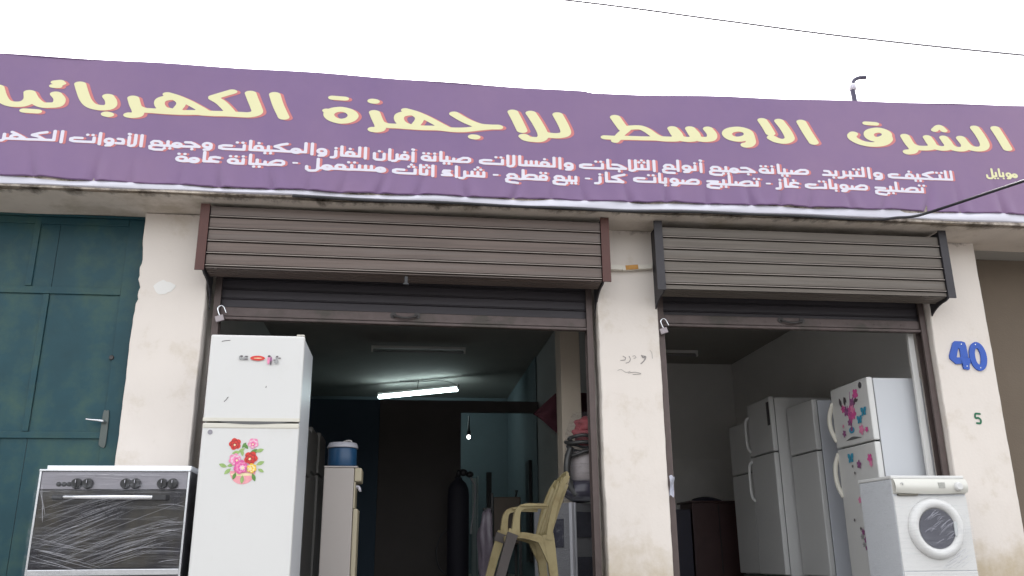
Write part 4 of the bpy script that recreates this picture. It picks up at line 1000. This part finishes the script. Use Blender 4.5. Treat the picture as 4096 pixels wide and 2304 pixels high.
# flared stile flange seen from the side
fl = cr([(1.036, .40), (1.056, .52), (1.088, .64), (1.135, .76), (1.188, .848)], 6)
ribbon(fl, -.7185, -.690, MB(), [.022*(1-.3*i/len(fl)) for i in range(len(fl))]).build('back_stile', pl, ch)
ribbon(fl, -.2225, -.1915, MB(), [.022*(1-.3*i/len(fl)) for i in range(len(fl))]).build('back_stile', pl, ch)
def seat(u, v):
    x = .770+.275*u; y = -.70+.49*v
    return (x, y, .437-.018*math.sin(math.pi*u)*math.sin(math.pi*v)-.02*u)
b = MB().grid(seat, 12, 12); b.box((.765, -.70, .395), (.782, -.21, .436), .005); b.build('seat', pl, ch)
# ---------------------------------------------------------------- interior things, left shop
wd = thing('water_dispenser', 'beige water dispenser turned sideways, carrying a blue jug', 'water dispenser', (-.50, .55, 0))
pan = mat('beige_side_panel', (.42, .38, .355), .45, var=.02); cre = mat('cream_front_plastic', (.44, .385, .27), .45, var=.03)
MB().box((-.665, .55, .02), (-.415, .87, 1.018), .008).build('body', pan, wd)
MB().box((-.668, .545, 1.0195), (-.385, .875, 1.034), .006).build('top_panel', pan, wd)
MB().box((-.412, .552, .905), (-.352, .868, 1.018), .012, 3).build('top_front', cre, wd)
MB().box((-.412, .552, .685), (-.400, .868, .902)).build('tap_recess', cre, wd)
for k in range(2): MB().tube(cr([(-.40, .63+.14*k, .87), (-.375, .63+.14*k, .865), (-.368, .63+.14*k, .835)], 4), .011).build('tap', M_['hem'], wd)
MB().box((-.412, .552, .03), (-.372, .868, .682), .012, 3).build('front_door', cre, wd)
jg = thing('water_jug', 'blue insulated water jug with white lid on top of the water dispenser', 'jug', (-.53, .70, 1.035))
MB().lathe([(.120, 0), (.124, .01), (.124, .155), (.120, .16)], (-.53, .70, 1.035), n=36).build('jug_body', mat('blue_jug_plastic', (.012, .06, .14), .35, var=.1), jg)
MB().lathe([(.133, 0), (.133, .012), (.118, .045), (.06, .052), (.001, .053)], (-.53, .70, 1.196), n=36).build('lid', mat('white_lid', (.42, .42, .46), .4, var=.03), jg)
MB().tube(cr([(-.535, .70, 1.245), (-.50, .70, 1.262), (-.465, .70, 1.262), (-.455, .70, 1.246)], 5), .0085).build('lid_grip', mat('grip_grey', (.35, .33, .32), .5), jg)

def tube_light(label, x0, x1, y, z, y2=None, on=False, tilt=0):
    y2 = y if y2 is None else y2
    t = thing('tube_light', label, 'ceiling light', ((x0+x1)/2, (y+y2)/2, z), group='fluorescent tube lights on the ceilings')
    d = Vector((x1-x0, y2-y, tilt)); L = d.length; c = Vector(((x0+x1)/2, (y+y2)/2, z))
    rot = Matrix.Rotation(math.atan2(d.y, d.x), 4, 'Z') @ Matrix.Rotation(-math.asin(tilt/L), 4, 'Y')
    T = Matrix.Translation(c) @ rot
    def place(b): bmesh.ops.transform(b.bm, matrix=T, verts=b.bm.verts[:]); return b
    place(MB().box((-L/2, -.02, .012), (L/2, .02, .05), .004).box((-L/2, -.018, -.035), (-L/2+.025, .018, .012)).box((L/2-.025, -.018, -.035), (L/2, .018, .012))).build('batten', M_['lamp_body'], t)
    place(MB().tube([(-L/2+.026, 0, -.030 if on else -.022), (L/2-.026, 0, -.030 if on else -.022)], .026 if on else .014, n=12)).build('tube', M_['lamp_on'] if on else M_['lamp_off'], t)
    return t, T
M_['lamp_body'] = mat('lamp_batten', (.72, .71, .68), .5); M_['lamp_off'] = mat('unlit_tube', (.36, .35, .36), .25)
M_['lamp_on'] = mat('lit_tube', (.8, .9, .88), .5, emit=(.76, .98, 1.0), estr=5.5)
tube_light('unlit tube light on the dark ceiling above the left shop', -.48, .80, 4.57, 2.985)
tube_light('unlit tube light on the ceiling of the right shop beside the middle pillar', 2.86, 4.07, 4.48, 2.985)
tl, T = tube_light('lit fluorescent tube hanging askew from the ceiling at the back', -.46, .84, 7.40, 2.86, y2=6.66, on=True, tilt=.015)
MB().tube([(.19, 7.03, 2.90), (.20, 7.03, 3.05)], .006, n=6).build('hanger', M_['dark'], tl)
MB().tube(cr([(-.1, 7.1, 3.035), (.2, 7.0, 3.02), (.6, 6.8, 3.0), (.84, 6.66, 2.90)], 5), .006, n=6).build('flex', M_['cable'], tl)
bl = thing('light_bulb', 'small glowing bulb on a dark holder seen through the inner doorway', 'light bulb', (1.0, 6.6, 2.06))
MB().lathe([(.03, 0), (.035, .05), (.02, .09), (.012, .30)], (1.0, 6.6, 2.10), n=14).build('holder', M_['black'], bl)
MB().ball((1.0, 6.6, 2.075), (.026, .026, .030)).build('globe', mat('lit_bulb', (.9, .9, .9), .5, emit=(1, 1, .97), estr=5), bl)

cy = thing('gas_cylinder', 'tall dark gas cylinder with valve standing by the inner doorway', 'gas cylinder', (.69, 4.1, 0))
MB().lathe([(.125, 0), (.135, .02), (.135, 1.02), (.125, 1.10), (.095, 1.17), (.05, 1.21), (.04, 1.24)], (.69, 4.1, 0), n=32).build('cylinder_body', mat('dark_cylinder_paint', (.012, .011, .020), .75, var=.15), cy)
MB().lathe([(.03, 1.242), (.03, 1.31), (.022, 1.33)], (.69, 4.1, 0), n=14).ball((.75, 4.1, 1.30), (.055, .045, .045)).ball((.83, 4.08, 1.275), (.05, .04, .04)).tube([(.69, 4.1, 1.28), (.83, 4.08, 1.28)], .016).build('valve', M_['black'], cy)
MB().tube(cr([(.84, 4.06, 1.24), (.90, 4.05, 1.10), (.88, 4.05, .85), (.84, 4.0, .55)], 6), .011).build('hose', mat('pale_hose', (.28, .28, .30), .5), cy)
tag(MB().tube(cr([(.55, 4.0, .62), (.46, 3.98, .50), (.42, 3.98, .33), (.46, 3.98, .16), (.56, 3.98, .06)], 6), .009, n=6).build('hose', M_['cable']), 'black loop of hose lying against the dark partition beside the gas cylinder', 'hose')
tag(MB().box((.90, 4.55, 0), (.955, 4.60, 1.27), .005).box((.965, 4.55, 0), (.98, 4.60, 1.30), .004).build('upright_board', mat('pale_teal_board', (.30, .37, .37), .6)), 'narrow pale board standing upright in the inner doorway beside the gas cylinder', 'board')

bc = thing('wooden_chair', 'dark brown high-backed chair in the dim doorway behind the plastic chair', 'chair', (1.23, 3.35, 0))
brn = mat('dark_brown_wood', (.055, .035, .02), .5, var=.2, scale=6)
MB().box((1.06, 3.36, .50), (1.38, 3.39, .955), .012).build('backrest', brn, bc)
MB().box((1.05, 3.395, .42), (1.39, 3.80, .47), .01).build('seat', brn, bc)
for lx, ly in ((1.055, 3.355), (1.355, 3.355), (1.055, 3.77), (1.355, 3.77)): MB().box((lx, ly, 0), (lx+.035, ly+.035, .42 if ly > 3.5 else .498), .004).build('leg', M_['black'], bc)
MB().box((1.028, 3.35, .5), (1.056, 3.40, 1.0), .006).build('post', M_['black'], bc)
def sackf(): return MB().ball((.965, 3.32, .42), (.085, .08, .36), wob=.35, seed=2)
tag(sackf().build('plastic_bag', mat('mauve_bag', (.26, .22, .27), .35, var=.25, scale=12)), 'crumpled pale plastic bag hanging beside the brown chair', 'bag')
tag(MB().box((.93, 3.30, .795), (1.04, 3.36, .83), .008).tube([(.985, 3.33, .70), (.985, 3.33, .80)], .02).build('bag_hook', M_['black']), 'black hook holding the pale plastic bag', 'hook')
tag(MB().box((1.80, 5.6, .2), (1.846, 5.95, 1.62), .004).build('wall_cabinet', M_['black']), 'narrow black cabinet on the right wall of the back room', 'cabinet')
tag(MB().box((1.30, 6.8, .9), (1.38, 6.86, 1.55), .004).tube([(1.34, 6.83, 0), (1.34, 6.83, .9)], .02).build('floor_fan', M_['black']), 'slim black stand at the back of the dim inner room', 'stand')
tag(MB().tube([(1.36, 4.3, .66), (1.455, 4.34, 1.06), (1.46, 4.34, 1.10)], [.012, .012, .022], n=8).tube([(1.36, 4.3, .66), (1.30, 4.2, 0)], .012, n=8).build('broom_handle', M_['black']), 'thin black stick leaning in the inner doorway', 'stick')
# maroon cloth slung behind the inner pillar
def cloth(u, v):
    x = 1.262+.600*u; top = 1.64+.21*min(1, u*2.6); bot = 1.64-.22*min(1, u*2.2)+.05*max(0, u-.5)
    return (x, 1.46+.02*math.sin(u*13+v*3)+.015*math.sin(v*9+u*4), top+(bot-top)*v)
q = MB().grid(cloth, 16, 16); q.grid(lambda u, v: (lambda p: (p[0], p[1]+.012, p[2]))(cloth(u, v)), 16, 16)
tag(q.build('maroon_cloth', mat('maroon_fabric', (.045, .007, .014), .85, var=.15)), 'dark maroon cloth slung in a point behind the inner pillar', 'cloth')
# wrapped appliance and bundle by the left rail of the middle pillar
ck = thing('wrapped_stove', 'small white stove in plastic wrap, under the bundle behind the plastic chair', 'stove', (1.46, .62, 0), R(38))
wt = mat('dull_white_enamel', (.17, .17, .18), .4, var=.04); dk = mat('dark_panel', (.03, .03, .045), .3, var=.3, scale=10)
MB().box((0.03, .03, .02), (.50, .48, .735), .006).build('body', wt, ck, local=True)
MB().box((0, 0, .02), (.032, .032, .735), .004).box((.040, -.004, .02), (.058, .022, .735), .003).build('corner_post', mat('pale_post', (.42, .42, .45), .35, var=.03), ck, local=True)
MB().box((.065, .018, .44), (.46, .029, .66), .003).box((.065, .018, .06), (.46, .029, .28), .003).build('oven_glass', dk, ck, local=True)
MB().box((.018, .12, .36), (.029, .34, .60), .003).build('side_window', dk, ck, local=True)
MB().grid(lambda u, v: (.06+.44*u, .010-.004*math.sin(u*17+v*13), .03+.70*v), 16, 16).grid(lambda u, v: (.012-.004*math.sin(u*15+v*17), .03+.44*u, .03+.70*v), 16, 16).build('plastic_wrap', M_['film'], ck, local=True)
bu = thing('wrapped_bundle', 'bulky plastic-wrapped bundle with coiled hose and red cloth, on top of the wrapped stove', 'bundle', (1.62, .80, .74))
MB().ball((1.61, .80, .845), (.205, .17, .105), wob=.12, seed=1).build('dark_base', mat('dark_violet_plastic', (.03, .026, .045), .3, var=.3, scale=12), bu)
MB().lathe([(.12, 0), (.138, .02), (.145, .10), (.146, .22), (.13, .265)], (1.645, .80, .92), n=28).build('grey_canister', mat('grey_canister', (.34, .30, .30), .45, var=.15, scale=8), bu)
b = MB()
for k, (rr, zc, tl_, ph) in enumerate(((.165, 1.185, .22, .3), (.150, 1.235, -.16, 1.2), (.168, 1.262, .10, 2.4), (.135, 1.29, .25, 4.0))):
    b.tube([(1.625+rr*math.cos(a), .79+rr*.95*math.sin(a), zc+tl_*rr*math.cos(a-ph)+.008*math.sin(a*3)) for a in (2*math.pi*i/28 for i in range(29))], .0165, n=8)
b.tube(cr([(1.49, .72, 1.22), (1.452, .70, 1.10), (1.448, .70, .98), (1.48, .70, .86), (1.53, .69, .80)], 6), .032, n=8)
b.build('coiled_hose', mat('grey_hose', (.045, .045, .045), .35, var=.2), bu)
MB().ball((1.66, .80, 1.345), (.135, .12, .085), wob=.3, seed=5).ball((1.65, .79, 1.43), (.10, .10, .075), wob=.35, seed=8).build('red_cloth', mat('faded_red_cloth', (.30, .065, .075), .7, var=.2, scale=10), bu)
def bag(u, v):
    a = 2*math.pi*u; z = .745+.80*v; r_ = .22*(1-.35*v-.25*max(0, v-.75)*4*.8)*(1+.06*math.sin(a*5+v*6)+.04*math.sin(a*11-v*9))
    return (1.63+r_*math.cos(a), .80+r_*.85*math.sin(a), z)
MB().grid(bag, 48, 30).build('plastic_wrap', M_['film'], bu)

# ---------------------------------------------------------------- right shop, back
cb = thing('cabinet', 'dark reddish-brown cabinet against the back wall of the right shop', 'cabinet', (4.1, 4.3, 0))
MB().box((3.74, 4.2, 0), (4.42, 4.7, .93), .008).box((3.70, 4.18, .932), (4.45, 4.72, .955), .005).build('carcass', mat('dark_red_wood', (.060, .028, .028), .5, var=.2, scale=5), cb)
MB().box((4.09, 4.185, .05), (4.10, 4.199, .90)).build('door_gap', M_['black'], cb)
tag(MB().box((3.48, 4.15, 0), (3.70, 4.5, .845), .01).build('crate', mat('dark_blue_box', (.022, .02, .04), .5, var=.2)), 'dark blue box standing to the left of the reddish cabinet', 'box')
tag(MB().ball((4.02, 4.45, .957), (.21, .17, .065), wob=.08, seed=3).build('cushion', mat('dark_navy_fabric', (.02, .018, .035), .8)), 'dark rounded cushion lying on the reddish cabinet', 'cushion')
